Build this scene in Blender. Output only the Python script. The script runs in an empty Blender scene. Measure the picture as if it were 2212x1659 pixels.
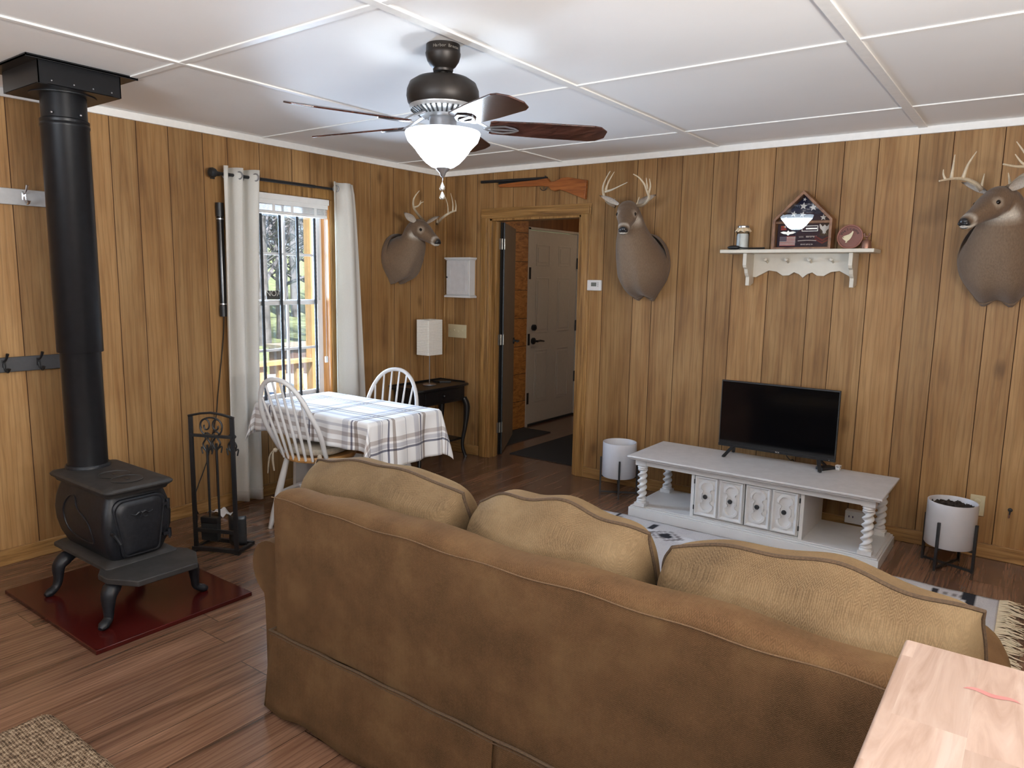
PW1, PW2, PW3, PBULB, PHALL, WSKY, PSUN, EXPO = 120, 230, 330, 0.6, 7, 0.9, 9, 0.42
BOWL = 52.0
import bpy, bmesh, math, random
from mathutils import Vector as V, Matrix, Quaternion
random.seed(7)
PI = math.pi
SC = bpy.context.scene
COL = SC.collection
rnd = random.uniform

# ------------------------------------------------------------------ camera
FPX = 1567.77
YAW, PITCH, ROLL = 0.632149, -0.144464, 0.0174079
CAM = V((4.3068, -4.85, 1.5447))
_cy, _sy = math.cos(YAW), math.sin(YAW)
FWD = V((-_sy*math.cos(PITCH), _cy*math.cos(PITCH), math.sin(PITCH)))
_r = V((_cy, _sy, 0)); _u = _r.cross(FWD)
RGT = math.cos(ROLL)*_r + math.sin(ROLL)*_u
UP = -math.sin(ROLL)*_r + math.cos(ROLL)*_u
def on(ax, val, px, py):
    """survey helper: where the sight line of a photo pixel meets a plane x/y/z = val"""
    d = FWD + RGT*((px-1106)/FPX) - UP*((py-829.5)/FPX)
    return CAM + d*((val-CAM[ax])/d[ax])

# ------------------------------------------------------------------ mesh builder
ORG = {}
class MB:
    def __init__(s):
        s.v = []; s.f = []; s.mi = []; s.uv = {}; s.vc = {}; s.fa = {}
    def add(s, vs, fs, mi=0):
        o = len(s.v)
        s.v += [V(p) for p in vs]
        for f in fs:
            s.f.append(tuple(i+o for i in f)); s.mi.append(mi)
        return o
    def box(s, lo, hi, mi=0):
        x0, y0, z0 = lo; x1, y1, z1 = hi
        if x0 > x1: x0, x1 = x1, x0
        if y0 > y1: y0, y1 = y1, y0
        if z0 > z1: z0, z1 = z1, z0
        s.add([(x0,y0,z0),(x1,y0,z0),(x1,y1,z0),(x0,y1,z0),(x0,y0,z1),(x1,y0,z1),(x1,y1,z1),(x0,y1,z1)],
              [(0,3,2,1),(4,5,6,7),(0,1,5,4),(1,2,6,5),(2,3,7,6),(3,0,4,7)], mi); return s
    def obox(s, c, sz, m=None, mi=0):
        m = m or Matrix.Identity(3); c = V(c)
        vs = [c + m @ V((sx*sz[0]/2, sy*sz[1]/2, sz_*sz[2]/2)) for sz_ in (-1,1) for sx,sy in ((-1,-1),(1,-1),(1,1),(-1,1))]
        s.add(vs, [(0,3,2,1),(4,5,6,7),(0,1,5,4),(1,2,6,5),(2,3,7,6),(3,0,4,7)], mi); return s
    def bar(s, a, b, w, h, mi=0, upv=(0,0,1)):
        a = V(a); b = V(b); d = (b-a); L = d.length; d.normalize()
        u = V(upv)
        if abs(d.dot(u)) > .98: u = V((1,0,0))
        x = d.cross(u).normalized(); y = x.cross(d)
        m = Matrix((x, y, d)).transposed()
        s.obox((a+b)/2, (w, h, L), m, mi); return s
    def loft(s, rings, cap=True, closed=True, mi=0, loop=False):
        n = len(rings[0]); o = len(s.v)
        for r in rings: s.v += [V(p) for p in r]
        R = len(rings)
        for i in range(R if loop else R-1):
            a = o+i*n; b = o+((i+1) % R)*n
            for j in range(n if closed else n-1):
                k = (j+1) % n
                s.f.append((a+j, a+k, b+k, b+j)); s.mi.append(mi)
        if cap and closed and not loop:
            s.f.append(tuple(o+j for j in reversed(range(n)))); s.mi.append(mi)
            s.f.append(tuple(o+(R-1)*n+j for j in range(n))); s.mi.append(mi)
        return s
    def tube(s, path, r, seg=8, mi=0, loop=False, cap=True, flat=1.0, upv=(0,0,1)):
        P = [V(p) for p in path]; n = len(P)
        rr = r if isinstance(r, (list, tuple)) else [r]*n
        T = []
        for i in range(n):
            if loop: t = P[(i+1) % n]-P[i-1]
            else: t = P[min(i+1, n-1)]-P[max(i-1, 0)]
            T.append(t.normalized() if t.length > 1e-9 else V((0,0,1)))
        u = V(upv)
        if abs(T[0].dot(u)) > .95: u = V((1,0,0)) if abs(T[0].x) < .9 else V((0,1,0))
        x = T[0].cross(u).normalized(); rings = []
        for i in range(n):
            if i: x = T[i-1].rotation_difference(T[i]) @ x
            x = (x - T[i]*x.dot(T[i])).normalized(); y = T[i].cross(x)
            rings.append([P[i] + (x*math.cos(2*PI*j/seg) + y*flat*math.sin(2*PI*j/seg))*rr[i] for j in range(seg)])
        s.loft(rings, cap=cap, mi=mi, loop=loop); return s
    def cyl(s, a, b, r0, r1=None, seg=16, mi=0):
        return s.tube([a, b], [r0, r0 if r1 is None else r1], seg, mi)
    def lathe(s, prof, c=(0,0,0), seg=32, mi=0, ax=None, cap=True):
        c = V(c); m = ax or Matrix.Identity(3)
        rings = [[c + m @ V((r*math.cos(2*PI*j/seg), r*math.sin(2*PI*j/seg), z)) for j in range(seg)] for r, z in prof]
        s.loft(rings, cap=cap, mi=mi); return s
    def ell(s, c, r, seg=16, rg=10, m=None, mi=0):
        c = V(c); m = m or Matrix.Identity(3)
        if not isinstance(r, (tuple, list, V)): r = (r, r, r)
        rings = []
        for i in range(rg+1):
            t = PI*min(max(i/rg, .02), .98)
            rings.append([c + m @ V((r[0]*math.sin(t)*math.cos(2*PI*j/seg), r[1]*math.sin(t)*math.sin(2*PI*j/seg), -r[2]*math.cos(t))) for j in range(seg)])
        s.loft(rings, mi=mi); return s
    def prism(s, poly, o, u, v, d, mi=0):
        """polygon (a,b) at o + a*u + b*v, extruded by vector d"""
        o = V(o); u = V(u); v = V(v); d = V(d); n = len(poly)
        A = [o + u*a + v*b for a, b in poly]; B = [p+d for p in A]
        s.add(A+B, [tuple(range(n)), tuple(range(2*n-1, n-1, -1))] + [(j, n+j, n+(j+1) % n, (j+1) % n) for j in range(n)], mi)
        return s
    def grid(s, fn, nu, nv, mi=0, uvf=None):
        o = len(s.v)
        for i in range(nu+1):
            for j in range(nv+1):
                if uvf: s.uv[len(s.v)] = uvf(i/nu, j/nv)
                s.v.append(V(fn(i/nu, j/nv)))
        for i in range(nu):
            for j in range(nv):
                a = o+i*(nv+1)+j
                s.f.append((a, a+nv+1, a+nv+2, a+1)); s.mi.append(mi)
        return s
    def xf(s, m, o=0):
        for i in range(o, len(s.v)): s.v[i] = m @ s.v[i]
        return s
    def build(s, name, mats, parent=None, bev=0, sub=0, solid=0, smooth=40, world=True, fix=True, seg=2, tag=None):
        me = bpy.data.meshes.new(name); ob = bpy.data.objects.new(name, me); COL.objects.link(ob)
        off = V((0,0,0))
        if parent is not None:
            if world: off = ORG.get(parent.name, V((0,0,0)))
            ORG[ob.name] = ORG.get(parent.name, V((0,0,0)))
            ob.parent = parent
        elif world:
            xs = [p.x for p in s.v]; ys = [p.y for p in s.v]; zs = [p.z for p in s.v]
            off = V(((min(xs)+max(xs))/2, (min(ys)+max(ys))/2, min(zs)))
            ob.location = off; ORG[ob.name] = off.copy()
        me.from_pydata([tuple(p-off) for p in s.v], [], s.f)
        if not isinstance(mats, (list, tuple)): mats = [mats]
        for m in mats: me.materials.append(m)
        if any(s.mi): me.polygons.foreach_set('material_index', s.mi)
        if s.uv:
            l = me.uv_layers.new(name='UVMap')
            for lp in me.loops: l.data[lp.index].uv = s.uv.get(lp.vertex_index, (0, 0))
        if s.vc:
            a = me.color_attributes.new('Col', 'FLOAT_COLOR', 'POINT')
            for i in range(len(s.v)): a.data[i].color = s.vc.get(i, (1, 1, 1, 1))
        if s.fa:
            a = me.attributes.new('pv', 'FLOAT', 'FACE')
            for i in range(len(s.f)): a.data[i].value = s.fa.get(i, 0)
        if fix:
            bm = bmesh.new(); bm.from_mesh(me); bmesh.ops.recalc_face_normals(bm, faces=bm.faces); bm.to_mesh(me); bm.free()
        if smooth:
            me.polygons.foreach_set('use_smooth', [True]*len(me.polygons))
            me.set_sharp_from_angle(angle=math.radians(smooth))
        if solid:
            md = ob.modifiers.new('thickness', 'SOLIDIFY'); md.thickness = solid; md.offset = 0
        if bev:
            md = ob.modifiers.new('bevel', 'BEVEL'); md.width = bev; md.segments = seg; md.limit_method = 'ANGLE'; md.angle_limit = math.radians(38)
            md.harden_normals = True
        if sub:
            md = ob.modifiers.new('sub', 'SUBSURF'); md.levels = sub; md.render_levels = sub
        if tag: settag(ob, *tag)
        return ob
def settag(o, label, cat=None, group=None, kind=None):
    o['label'] = label
    if cat: o['category'] = cat
    if group: o['group'] = group
    if kind: o['kind'] = kind
def thing(name, label, cat, loc=(0,0,0), rz=0, group=None, kind=None, local=False):
    o = bpy.data.objects.new(name, None); COL.objects.link(o); o.empty_display_size = .05
    o.location = loc; o.rotation_euler = (0, 0, rz)
    ORG[o.name] = V((0,0,0)) if (local or rz) else V(loc)
    settag(o, label, cat, group, kind); return o
def copytree(o, parent=None):
    c = o.copy(); COL.objects.link(c)
    if parent is not None: c.parent = parent
    for ch in o.children: copytree(ch, c)
    return c
def smoothpath(pts, n=8, loop=False):
    P = [V(p) for p in pts]; out = []; L = len(P)
    rng = range(L) if loop else range(L-1)
    for i in rng:
        if loop: a, b, c, d = P[i-1], P[i], P[(i+1) % L], P[(i+2) % L]
        else: a, b, c, d = P[max(i-1, 0)], P[i], P[i+1], P[min(i+2, L-1)]
        for k in range(n):
            t = k/n
            out.append(.5*((2*b)+(c-a)*t+(2*a-5*b+4*c-d)*t*t+(3*b-a-3*c+d)*t**3))
    if not loop: out.append(P[-1])
    return out
def lerps(vals, n):
    out = []
    for i in range(len(vals)-1):
        for k in range(n): out.append(vals[i]+(vals[i+1]-vals[i])*k/n)
    out.append(vals[-1]); return out
def text(body, size, o, u, v, mat, parent, name, ext=.0006, align='CENTER', space=1.0):
    cu = bpy.data.curves.new(name, 'FONT'); cu.body = body; cu.size = size; cu.extrude = ext; cu.align_x = align; cu.space_character = space
    cu.resolution_u = 3
    t = bpy.data.objects.new(name+'_tmp', cu); COL.objects.link(t)
    dg = bpy.context.evaluated_depsgraph_get(); dg.update()
    me = bpy.data.meshes.new_from_object(t.evaluated_get(dg)); bpy.data.objects.remove(t); bpy.data.curves.remove(cu)
    u = V(u).normalized(); v = V(v).normalized(); w = u.cross(v)
    off = ORG.get(parent.name, V((0,0,0))) if parent else V((0,0,0))
    for p in me.vertices: p.co = V(o) + u*p.co.x + v*p.co.y + w*p.co.z - off
    me.name = name; me.materials.clear(); me.materials.append(mat)
    ob = bpy.data.objects.new(name, me); COL.objects.link(ob)
    if parent: ob.parent = parent; ORG[ob.name] = off
    return ob

# ------------------------------------------------------------------ materials
class NT:
    def __init__(s, name):
        s.m = bpy.data.materials.new(name); s.m.use_nodes = True; s.t = s.m.node_tree
        s.b = next(n for n in s.t.nodes if n.type == 'BSDF_PRINCIPLED'); s.o = next(n for n in s.t.nodes if n.type == 'OUTPUT_MATERIAL')
    def n(s, typ, ins=None, **pr):
        nd = s.t.nodes.new('ShaderNode'+typ)
        for k, v in pr.items(): setattr(nd, k, v)
        for k, v in (ins or {}).items(): s.set(nd.inputs[k], v)
        return nd
    def set(s, sock, v):
        if isinstance(v, bpy.types.NodeSocket): s.t.links.new(v, sock)
        elif isinstance(v, bpy.types.Node): s.t.links.new(v.outputs[0], sock)
        else:
            if isinstance(v, (tuple, list)) and len(v) == 3 and sock.type == 'RGBA': v = (*v, 1)
            sock.default_value = v
    def math(s, op, a, b=None, c=None):
        nd = s.n('Math', operation=op); s.set(nd.inputs[0], a)
        if b is not None: s.set(nd.inputs[1], b)
        if c is not None: s.set(nd.inputs[2], c)
        return nd.outputs[0]
    def mix(s, fac, a, b, blend='MIX'):
        nd = s.n('Mix', data_type='RGBA', blend_type=blend)
        s.set(nd.inputs[0], fac); s.set(nd.inputs[6], a); s.set(nd.inputs[7], b); return nd.outputs[2]
    def ramp(s, fac, stops, interp='LINEAR'):
        nd = s.n('ValToRGB'); nd.color_ramp.interpolation = interp; e = nd.color_ramp.elements
        while len(e) < len(stops): e.new(.5)
        for i, (p, c) in enumerate(stops):
            e[i].position = p; e[i].color = (*c, 1) if len(c) == 3 else c
        s.set(nd.inputs[0], fac); return nd.outputs[0]
    def noise(s, vec, scale, detail=4, rough=.55, dist=0):
        return s.n('TexNoise', {'Vector': vec, 'Scale': scale, 'Detail': detail, 'Roughness': rough, 'Distortion': dist}).outputs[0]
    def pos(s): return s.n('NewGeometry').outputs['Position']
    def obj(s): return s.n('TexCoord').outputs['Object']
    def sep(s, v):
        nd = s.n('SeparateXYZ', {0: v}); return nd.outputs
    def comb(s, x, y, z): return s.n('CombineXYZ', {0: x, 1: y, 2: z}).outputs[0]
    def bump(s, h, st=.3, dist=.01):
        nd = s.n('Bump', {'Height': h, 'Strength': st, 'Distance': dist}); s.set(s.b.inputs['Normal'], nd.outputs[0])
    def P(s, **k):
        mp = dict(col='Base Color', rough='Roughness', metal='Metallic', spec='Specular IOR Level', sheen='Sheen Weight', coat='Coat Weight', trans='Transmission Weight', ior='IOR', emit='Emission Color', es='Emission Strength')
        for a, v in k.items(): s.set(s.b.inputs[mp[a]], v)
        return s.m
def srgb(r, g, b):
    f = lambda c: (c/255/12.92 if c/255 <= .04045 else ((c/255+.055)/1.055)**2.4)
    return (f(r), f(g), f(b))
def plain(name, col, rough=.5, metal=0, var=.12, scale=30, bump=0, spec=.5, **k):
    t = NT(name); n = t.noise(t.obj(), scale, 4)
    c2 = tuple(max(0, c*(1-var)) for c in col); c3 = tuple(min(1, c*(1+var)) for c in col)
    t.P(col=t.ramp(n, [(.3, c2), (.7, c3)]), rough=rough, metal=metal, spec=spec, **k)
    if bump: t.bump(n, bump, .002)
    return t.m
M = {}
def panel_mat(name, dark, mid, light, tint=(1,1,1)):
    t = NT(name); x, y, z = t.sep(t.pos()); u = t.math('ADD', x, y)
    pv = t.n('Attribute', attribute_name='pv').outputs['Fac']
    u2 = t.math('MULTIPLY_ADD', pv, 37.0, u)
    w1 = t.comb(t.math('MULTIPLY', u2, 16), t.math('MULTIPLY', pv, 9), t.math('MULTIPLY', z, 1.0))
    n1 = t.noise(w1, 1, 6, .62, .6)
    n2 = t.noise(t.comb(t.math('MULTIPLY', u2, 130), 0, t.math('MULTIPLY', z, 3.5)), 1, 3, .6)
    n3 = t.noise(t.comb(t.math('MULTIPLY', u, 2.2), 3, t.math('MULTIPLY', z, 1.3)), 1, 3)
    wv = t.n('TexWave', {'Vector': t.comb(u2, 0, t.math('MULTIPLY', z, .07)), 'Scale': 11, 'Distortion': 9, 'Detail': 3, 'Detail Scale': 1.6, 'Detail Roughness': .6}, wave_type='BANDS', bands_direction='X').outputs['Fac']
    lin = t.math('POWER', wv, 5.0)
    f = t.math('ADD', t.math('MULTIPLY', n1, .6), t.math('MULTIPLY', n3, .4))
    c = t.ramp(f, [(.30, dark), (.44, mid), (.62, light)])
    c = t.mix(t.math('MULTIPLY', lin, .30), c, tuple(a*.42 for a in mid))
    c = t.mix(t.math('MULTIPLY', t.math('SUBTRACT', .54, n2), 1.2), c, tuple(a*.55 for a in mid))
    pvv = t.math('MULTIPLY_ADD', pv, .3, .86)
    # knots
    vo = t.n('TexVoronoi', {'Vector': t.comb(t.math('MULTIPLY', u2, 3.2), 0, t.math('MULTIPLY', z, 1.5)), 'Scale': 1.0, 'Randomness': 1}).outputs['Distance']
    kn = t.ramp(vo, [(.02, (1, 1, 1)), (.11, (0, 0, 0))])
    c = t.mix(t.math('MULTIPLY', kn, .55), c, tuple(a*.4 for a in dark))
    c = t.mix(1.0, c, t.comb(pvv, pvv, pvv), 'MULTIPLY')
    t.P(col=c, rough=t.math('MULTIPLY_ADD', n2, .2, .42), spec=.3)
    h = t.math('ADD', t.math('MULTIPLY', n2, .6), t.math('MULTIPLY', lin, -.5))
    t.bump(h, .25, .002); return t.m
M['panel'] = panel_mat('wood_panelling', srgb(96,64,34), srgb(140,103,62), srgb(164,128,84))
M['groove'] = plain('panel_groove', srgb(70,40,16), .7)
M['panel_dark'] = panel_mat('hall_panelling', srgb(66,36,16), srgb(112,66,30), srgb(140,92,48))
def osb_mat():
    t = NT('pine_boards'); x, y, z = t.sep(t.pos())
    n = t.noise(t.comb(t.math('MULTIPLY', y, 9), x, t.math('MULTIPLY', z, 26)), 1, 5, .7, 1.2)
    c = t.ramp(n, [(.3, srgb(112,66,26)), (.5, srgb(168,108,50)), (.72, srgb(196,138,72))])
    fr = t.math('FRACT', t.math('DIVIDE', z, .285)); ln = t.math('LESS_THAN', fr, .02)
    c = t.mix(ln, c, srgb(50,28,12)); t.P(col=c, rough=.6); return t.m
M['osb'] = osb_mat()
def floor_mat():
    t = NT('laminate_planks'); x, y, z = t.sep(t.pos())
    w = .19; rx = t.math('DIVIDE', t.math('ADD', x, .07), w); row = t.math('FLOOR', rx)
    rn = t.n('TexWhiteNoise', {'W': row}, noise_dimensions='1D').outputs['Value']
    yy = t.math('DIVIDE', t.math('MULTIPLY_ADD', rn, 1.22, y), 1.22); pid = t.math('FLOOR', yy)
    hv = t.n('TexWhiteNoise', {'Vector': t.comb(row, pid, 0)}, noise_dimensions='2D').outputs['Value']
    v = t.comb(t.math('MULTIPLY_ADD', hv, 31, t.math('MULTIPLY', x, 11)), t.math('MULTIPLY_ADD', hv, 17, t.math('MULTIPLY', y, .9)), hv)
    n1 = t.noise(v, 1, 6, .62, .9)
    n2 = t.noise(t.comb(t.math('MULTIPLY', x, 90), t.math('MULTIPLY', y, 3), hv), 1, 3)
    c = t.ramp(n1, [(.30, srgb(72,50,38)), (.47, srgb(112,82,64)), (.66, srgb(134,102,82))])
    c = t.mix(t.math('MULTIPLY', t.math('SUBTRACT', .55, n2), 1.4), c, srgb(62,36,24))
    wv = t.n('TexWave', {'Vector': t.comb(t.math('MULTIPLY_ADD', hv, 3.3, x), t.math('MULTIPLY', y, .13), 0), 'Scale': 14, 'Distortion': 7, 'Detail': 2, 'Detail Scale': 1.2}, wave_type='BANDS', bands_direction='X').outputs['Fac']
    c = t.mix(t.math('MULTIPLY', t.math('POWER', wv, 6), .35), c, srgb(60,36,26))
    b = t.math('MULTIPLY_ADD', hv, .3, .84); c = t.mix(1.0, c, t.comb(b, b, b), 'MULTIPLY')
    gx = t.math('LESS_THAN', t.math('FRACT', rx), .014); gy = t.math('LESS_THAN', t.math('FRACT', yy), .0026)
    g = t.math('MAXIMUM', gx, gy); c = t.mix(t.math('MULTIPLY', g, .8), c, srgb(34,20,14))
    t.P(col=c, rough=t.math('MULTIPLY_ADD', n2, .10, .20), spec=.5, coat=.3); t.set(t.b.inputs['Coat Roughness'], .16)
    t.bump(t.math('SUBTRACT', t.math('MULTIPLY', n2, .3), g), .18, .002); return t.m
M['floor'] = floor_mat()
M['ceil'] = plain('ceiling_white', (.89,.875,.85), .6, var=.015, scale=2)
M['trimw'] = plain('trim_cream', (.86,.84,.80), .45, var=.03)
M['shelfc'] = plain('shelf_cream', (.60,.55,.46), .45, var=.03)
M['white'] = plain('white_paint', (.66,.65,.64), .38, var=.03, scale=14)
M['whitebrush'] = plain('white_paint_worn', (.58,.56,.55), .5, var=.06, scale=18)
M['vinyl'] = plain('vinyl_white', (.78,.77,.74), .3, var=.02)
M['blk'] = plain('black_metal', (.012,.012,.013), .42, var=.2)
M['blkgloss'] = plain('black_gloss_plastic', (.006,.006,.007), .16, var=.1)
M['castiron'] = plain('cast_iron', (.008,.0085,.011), .45, 0, var=.45, scale=60, bump=.25, spec=.35)
M['castdust'] = plain('cast_iron_dusty', (.022,.020,.019), .6, 0, var=.5, scale=16, bump=.3)
M['pipe'] = plain('stove_pipe_black', (.008,.008,.009), .36, 0, var=.15, spec=.28)
M['hearth'] = plain('hearth_board_red', srgb(62,18,15), .16, var=.2, scale=3, spec=.35)
M['bronze'] = plain('oil_rubbed_bronze', (.022,.017,.014), .45, .5, var=.15)
M['nickel'] = plain('brushed_nickel', (.45,.45,.47), .3, .9, var=.1)
M['chrome'] = plain('chrome', (.7,.7,.72), .15, 1, var=.05)
def wood_simple(name, a, b, c, ax=0, sc=(3, 40, 40), rough=.4):
    t = NT(name); x, y, z = t.sep(t.obj())
    n = t.noise(t.comb(t.math('MULTIPLY', x, sc[0]), t.math('MULTIPLY', y, sc[1]), t.math('MULTIPLY', z, sc[2])), 1, 5, .6, .7)
    t.P(col=t.ramp(n, [(.32, a), (.5, b), (.68, c)]), rough=rough); return t.m
M['blade'] = wood_simple('fan_blade_walnut', srgb(30,16,12), srgb(58,32,26), srgb(82,50,40), sc=(4, 60, 60), rough=.22)
M['casing'] = wood_simple('oak_casing', srgb(104,72,36), srgb(146,108,60), srgb(170,130,80), sc=(50, 50, 2))
M['casing_h'] = wood_simple('oak_casing_head', srgb(104,72,36), srgb(146,108,60), srgb(170,130,80), sc=(2, 50, 50))
M['base'] = wood_simple('pine_baseboard', srgb(110,78,40), srgb(146,108,62), srgb(166,128,80), sc=(3, 3, 50))
M['jamb'] = wood_simple('pine_jamb', srgb(178,116,56), srgb(206,146,82), srgb(222,166,104), sc=(50, 50, 2))
M['gunwood'] = wood_simple('toy_gun_wood', srgb(118,62,24), srgb(150,86,38), srgb(170,104,54), sc=(4, 60, 60))
M['seatwood'] = wood_simple('seat_oak', srgb(160,110,58), srgb(190,140,82), srgb(206,160,102), sc=(30, 4, 30))
M['casewood'] = wood_simple('case_wood', srgb(86,52,30), srgb(120,80,50), srgb(140,98,66), sc=(20, 20, 20))
M['blackwood'] = plain('black_painted_wood', (.010,.009,.009), .3, var=.3)
def butcher_mat():
    t = NT('butcher_block'); x, y, z = t.sep(t.obj())
    row = t.math('FLOOR', t.math('DIVIDE', x, .095)); rn = t.n('TexWhiteNoise', {'W': row}, noise_dimensions='1D').outputs['Value']
    pid = t.math('FLOOR', t.math('MULTIPLY_ADD', rn, 3, t.math('DIVIDE', y, .34)))
    hv = t.n('TexWhiteNoise', {'Vector': t.comb(row, pid, 0)}, noise_dimensions='2D').outputs['Value']
    n = t.noise(t.comb(t.math('MULTIPLY_ADD', hv, 20, t.math('MULTIPLY', x, 22)), t.math('MULTIPLY', y, 3), hv), 1, 5, .6, 1.2)
    c = t.ramp(n, [(.3, srgb(140,114,100)), (.5, srgb(166,142,128)), (.7, srgb(180,160,148))])
    b = t.math('MULTIPLY_ADD', hv, .2, .88); c = t.mix(1.0, c, t.comb(b, b, b), 'MULTIPLY')
    t.P(col=c, rough=.34, coat=.15); return t.m
M['butcher'] = butcher_mat()
M['redmark'] = plain('red_stain', srgb(172,112,108), .4, var=.1)
def fabric_mat(name, ca, cb, cc, wz=1.0, sc=1.0):
    t = NT(name); x, y, z = t.sep(t.pos())
    v = t.math('SUBTRACT', z, t.math('MULTIPLY', y, wz))
    zig = t.math('PINGPONG', x, .0085*sc)
    s = t.math('SINE', t.math('MULTIPLY', t.math('ADD', v, t.math('MULTIPLY', zig, 1.0)), 1250/sc))
    n = t.noise(t.pos(), 5.5, 5, .6); n2 = t.noise(t.pos(), 260, 2)
    mott = t.ramp(n, [(.3, ca), (.5, cb), (.68, cc)])
    f = t.math('MULTIPLY_ADD', s, .22, t.math('MULTIPLY', n2, .9))
    c = t.mix(t.math('MULTIPLY', t.math('SUBTRACT', f, .25), .9), mott, tuple(min(1, a*1.9+.01) for a in cb))
    t.P(col=c, rough=.95, spec=.1, sheen=.12)
    t.set(t.b.inputs['Sheen Roughness'], .5); t.set(t.b.inputs['Sheen Tint'], (*srgb(220,180,130), 1))
    t.bump(f, .35, .002); return t.m
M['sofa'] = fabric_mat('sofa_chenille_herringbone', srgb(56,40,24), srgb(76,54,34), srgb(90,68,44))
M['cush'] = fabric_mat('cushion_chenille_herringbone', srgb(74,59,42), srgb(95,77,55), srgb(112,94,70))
M['welt'] = plain('welt_cord', srgb(72,54,36), .9, var=.3, scale=200)
M['seam'] = plain('seam_thread', srgb(92,68,44), .9, var=.3, scale=200)
def curtain_mat():
    t = NT('curtain_cotton'); n = t.noise(t.obj(), 140, 2)
    d = t.n('BsdfDiffuse', {'Color': t.ramp(n, [(.3, (.83,.81,.76)), (.7, (.88,.86,.82))])}); tr = t.n('BsdfTranslucent', {'Color': (.80,.76,.66,1)})
    mx = t.n('MixShader', {0: .42, 1: d, 2: tr}); t.t.links.new(mx.outputs[0], t.o.inputs[0]); return t.m
M['curtain'] = curtain_mat()
def glass_mat(name, tint=(1,1,1), refl=1.0, ior=1.5):
    t = NT(name); f = t.n('Fresnel', {'IOR': ior}); tr = t.n('BsdfTransparent', {'Color': (*tint, 1)}); g = t.n('BsdfGlossy', {'Color': (refl, refl, refl, 1), 'Roughness': .0})
    mx = t.n('MixShader', {0: f.outputs[0], 1: tr, 2: g}); t.t.links.new(mx.outputs[0], t.o.inputs[0]); return t.m
M['glass'] = glass_mat('window_glass')
M['caseglass'] = glass_mat('case_glass', ior=1.6)
M['jarglass'] = glass_mat('jar_glass', (.94,.96,.94))
def plaid_mat():
    t = NT('plaid_cotton'); uv = t.n('TexCoord').outputs['UV']; a, b, _ = t.sep(uv)
    def prof(sck, lo, hi, bands):
        f = t.math('DIVIDE', t.math('SUBTRACT', sck, lo), hi-lo); W = (1, 1, 1); st = [(0, W)]
        for c, w, col in sorted(bands):
            st += [((c-w/2-lo)/(hi-lo), col), ((c+w/2-lo)/(hi-lo), W)]
        return t.ramp(f, st, 'CONSTANT')
    DK = (.20,.20,.25); TN = (.42,.37,.34); G1 = (.66,.66,.70); TL = (.62,.57,.55); TH = (.38,.38,.42)
    pa = prof(a, -.25, 1.40, [(-.095,.012,DK),(.10,.05,G1),(.145,.012,DK),(.18,.022,TN),(.36,.004,TH),(.45,.03,TL),(.54,.011,DK),(.57,.02,TN),(.74,.004,TH),(.86,.05,G1),(.915,.012,DK),(.945,.026,TN),(1.165,.022,TL),(1.205,.028,G1),(1.232,.013,DK)])
    pb = prof(b, -.22, .84, [(-.138,.02,TL),(-.085,.022,TL),(-.04,.02,G1),(.075,.03,G1),(.098,.003,TH),(.15,.013,DK),(.185,.020,TN),(.28,.003,TH),(.37,.045,G1),(.41,.013,DK),(.445,.022,TN),(.515,.003,TH),(.56,.02,G1),(.67,.02,TL),(.70,.012,DK)])
    c = t.mix(1.0, pa, pb, 'MULTIPLY')
    c = t.mix(1.0, c, (.80,.79,.78), 'MULTIPLY')
    n = t.noise(uv, 900, 2); t.P(col=c, rough=.85, spec=.2, sheen=.1); t.bump(n, .12, .001); return t.m
M['plaid'] = plaid_mat()
def attr_mat(name, rough=.9, nsc=300, nst=.5, bump=.5, sheen=0, stretch=(1,1,1), bd=.003):
    t = NT(name); c = t.n('Attribute', attribute_name='Col').outputs['Color']
    x, y, z = t.sep(t.obj()); n = t.noise(t.comb(t.math('MULTIPLY', x, stretch[0]), t.math('MULTIPLY', y, stretch[1]), t.math('MULTIPLY', z, stretch[2])), nsc, 3, .6)
    k = t.math('MULTIPLY_ADD', n, nst*2, 1-nst); c = t.mix(1.0, c, t.comb(k, k, k), 'MULTIPLY')
    t.P(col=c, rough=rough, spec=.15, sheen=sheen); t.bump(n, bump, bd); return t.m
M['fur'] = attr_mat('deer_fur', .85, 170, .38, .5, .15, (1,1,.35))
M['rug'] = attr_mat('kilim_wool', .95, 180, .3, .5)
def jute_mat():
    t = NT('jute_weave'); x, y, z = t.sep(t.obj())
    a = t.math('SINE', t.math('MULTIPLY', t.math('ADD', x, y), 330)); b = t.math('SINE', t.math('MULTIPLY', t.math('SUBTRACT', x, y), 330))
    h = t.math('MULTIPLY', a, b); n = t.noise(t.obj(), 55, 4)
    f = t.math('ADD', t.math('MULTIPLY', h, .22), n)
    t.P(col=t.ramp(f, [(.28, srgb(66,52,40)), (.5, srgb(120,100,80)), (.75, srgb(164,144,120))]), rough=.95, spec=.1); t.bump(f, .9, .006); return t.m
M['jute'] = jute_mat()
M['fringe'] = plain('fringe_cotton', srgb(196,180,152), .95, var=.15)
M['antler'] = None
def antler_mat():
    t = NT('antler_bone'); n = t.noise(t.obj(), 60, 5)
    c = t.n('Attribute', attribute_name='Col').outputs['Color']
    k = t.math('MULTIPLY_ADD', n, .6, .68); t.P(col=t.mix(1.0, c, t.comb(k, k, k), 'MULTIPLY'), rough=.5); t.bump(n, .5, .003); return t.m
M['antler'] = antler_mat()
M['eye'] = plain('glass_eye', (.008,.005,.004), .04, var=.1)
M['nose'] = plain('deer_nose', (.016,.015,.016), .28, var=.3, scale=90, bump=.3)
M['plasticw'] = plain('white_plastic', (.74,.73,.72), .32, var=.02)
M['ivory'] = plain('ivory_plastic', srgb(196,184,150), .4, var=.03)
M['screen'] = plain('tv_screen', (.002,.002,.0025), .09, var=.05)
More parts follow.
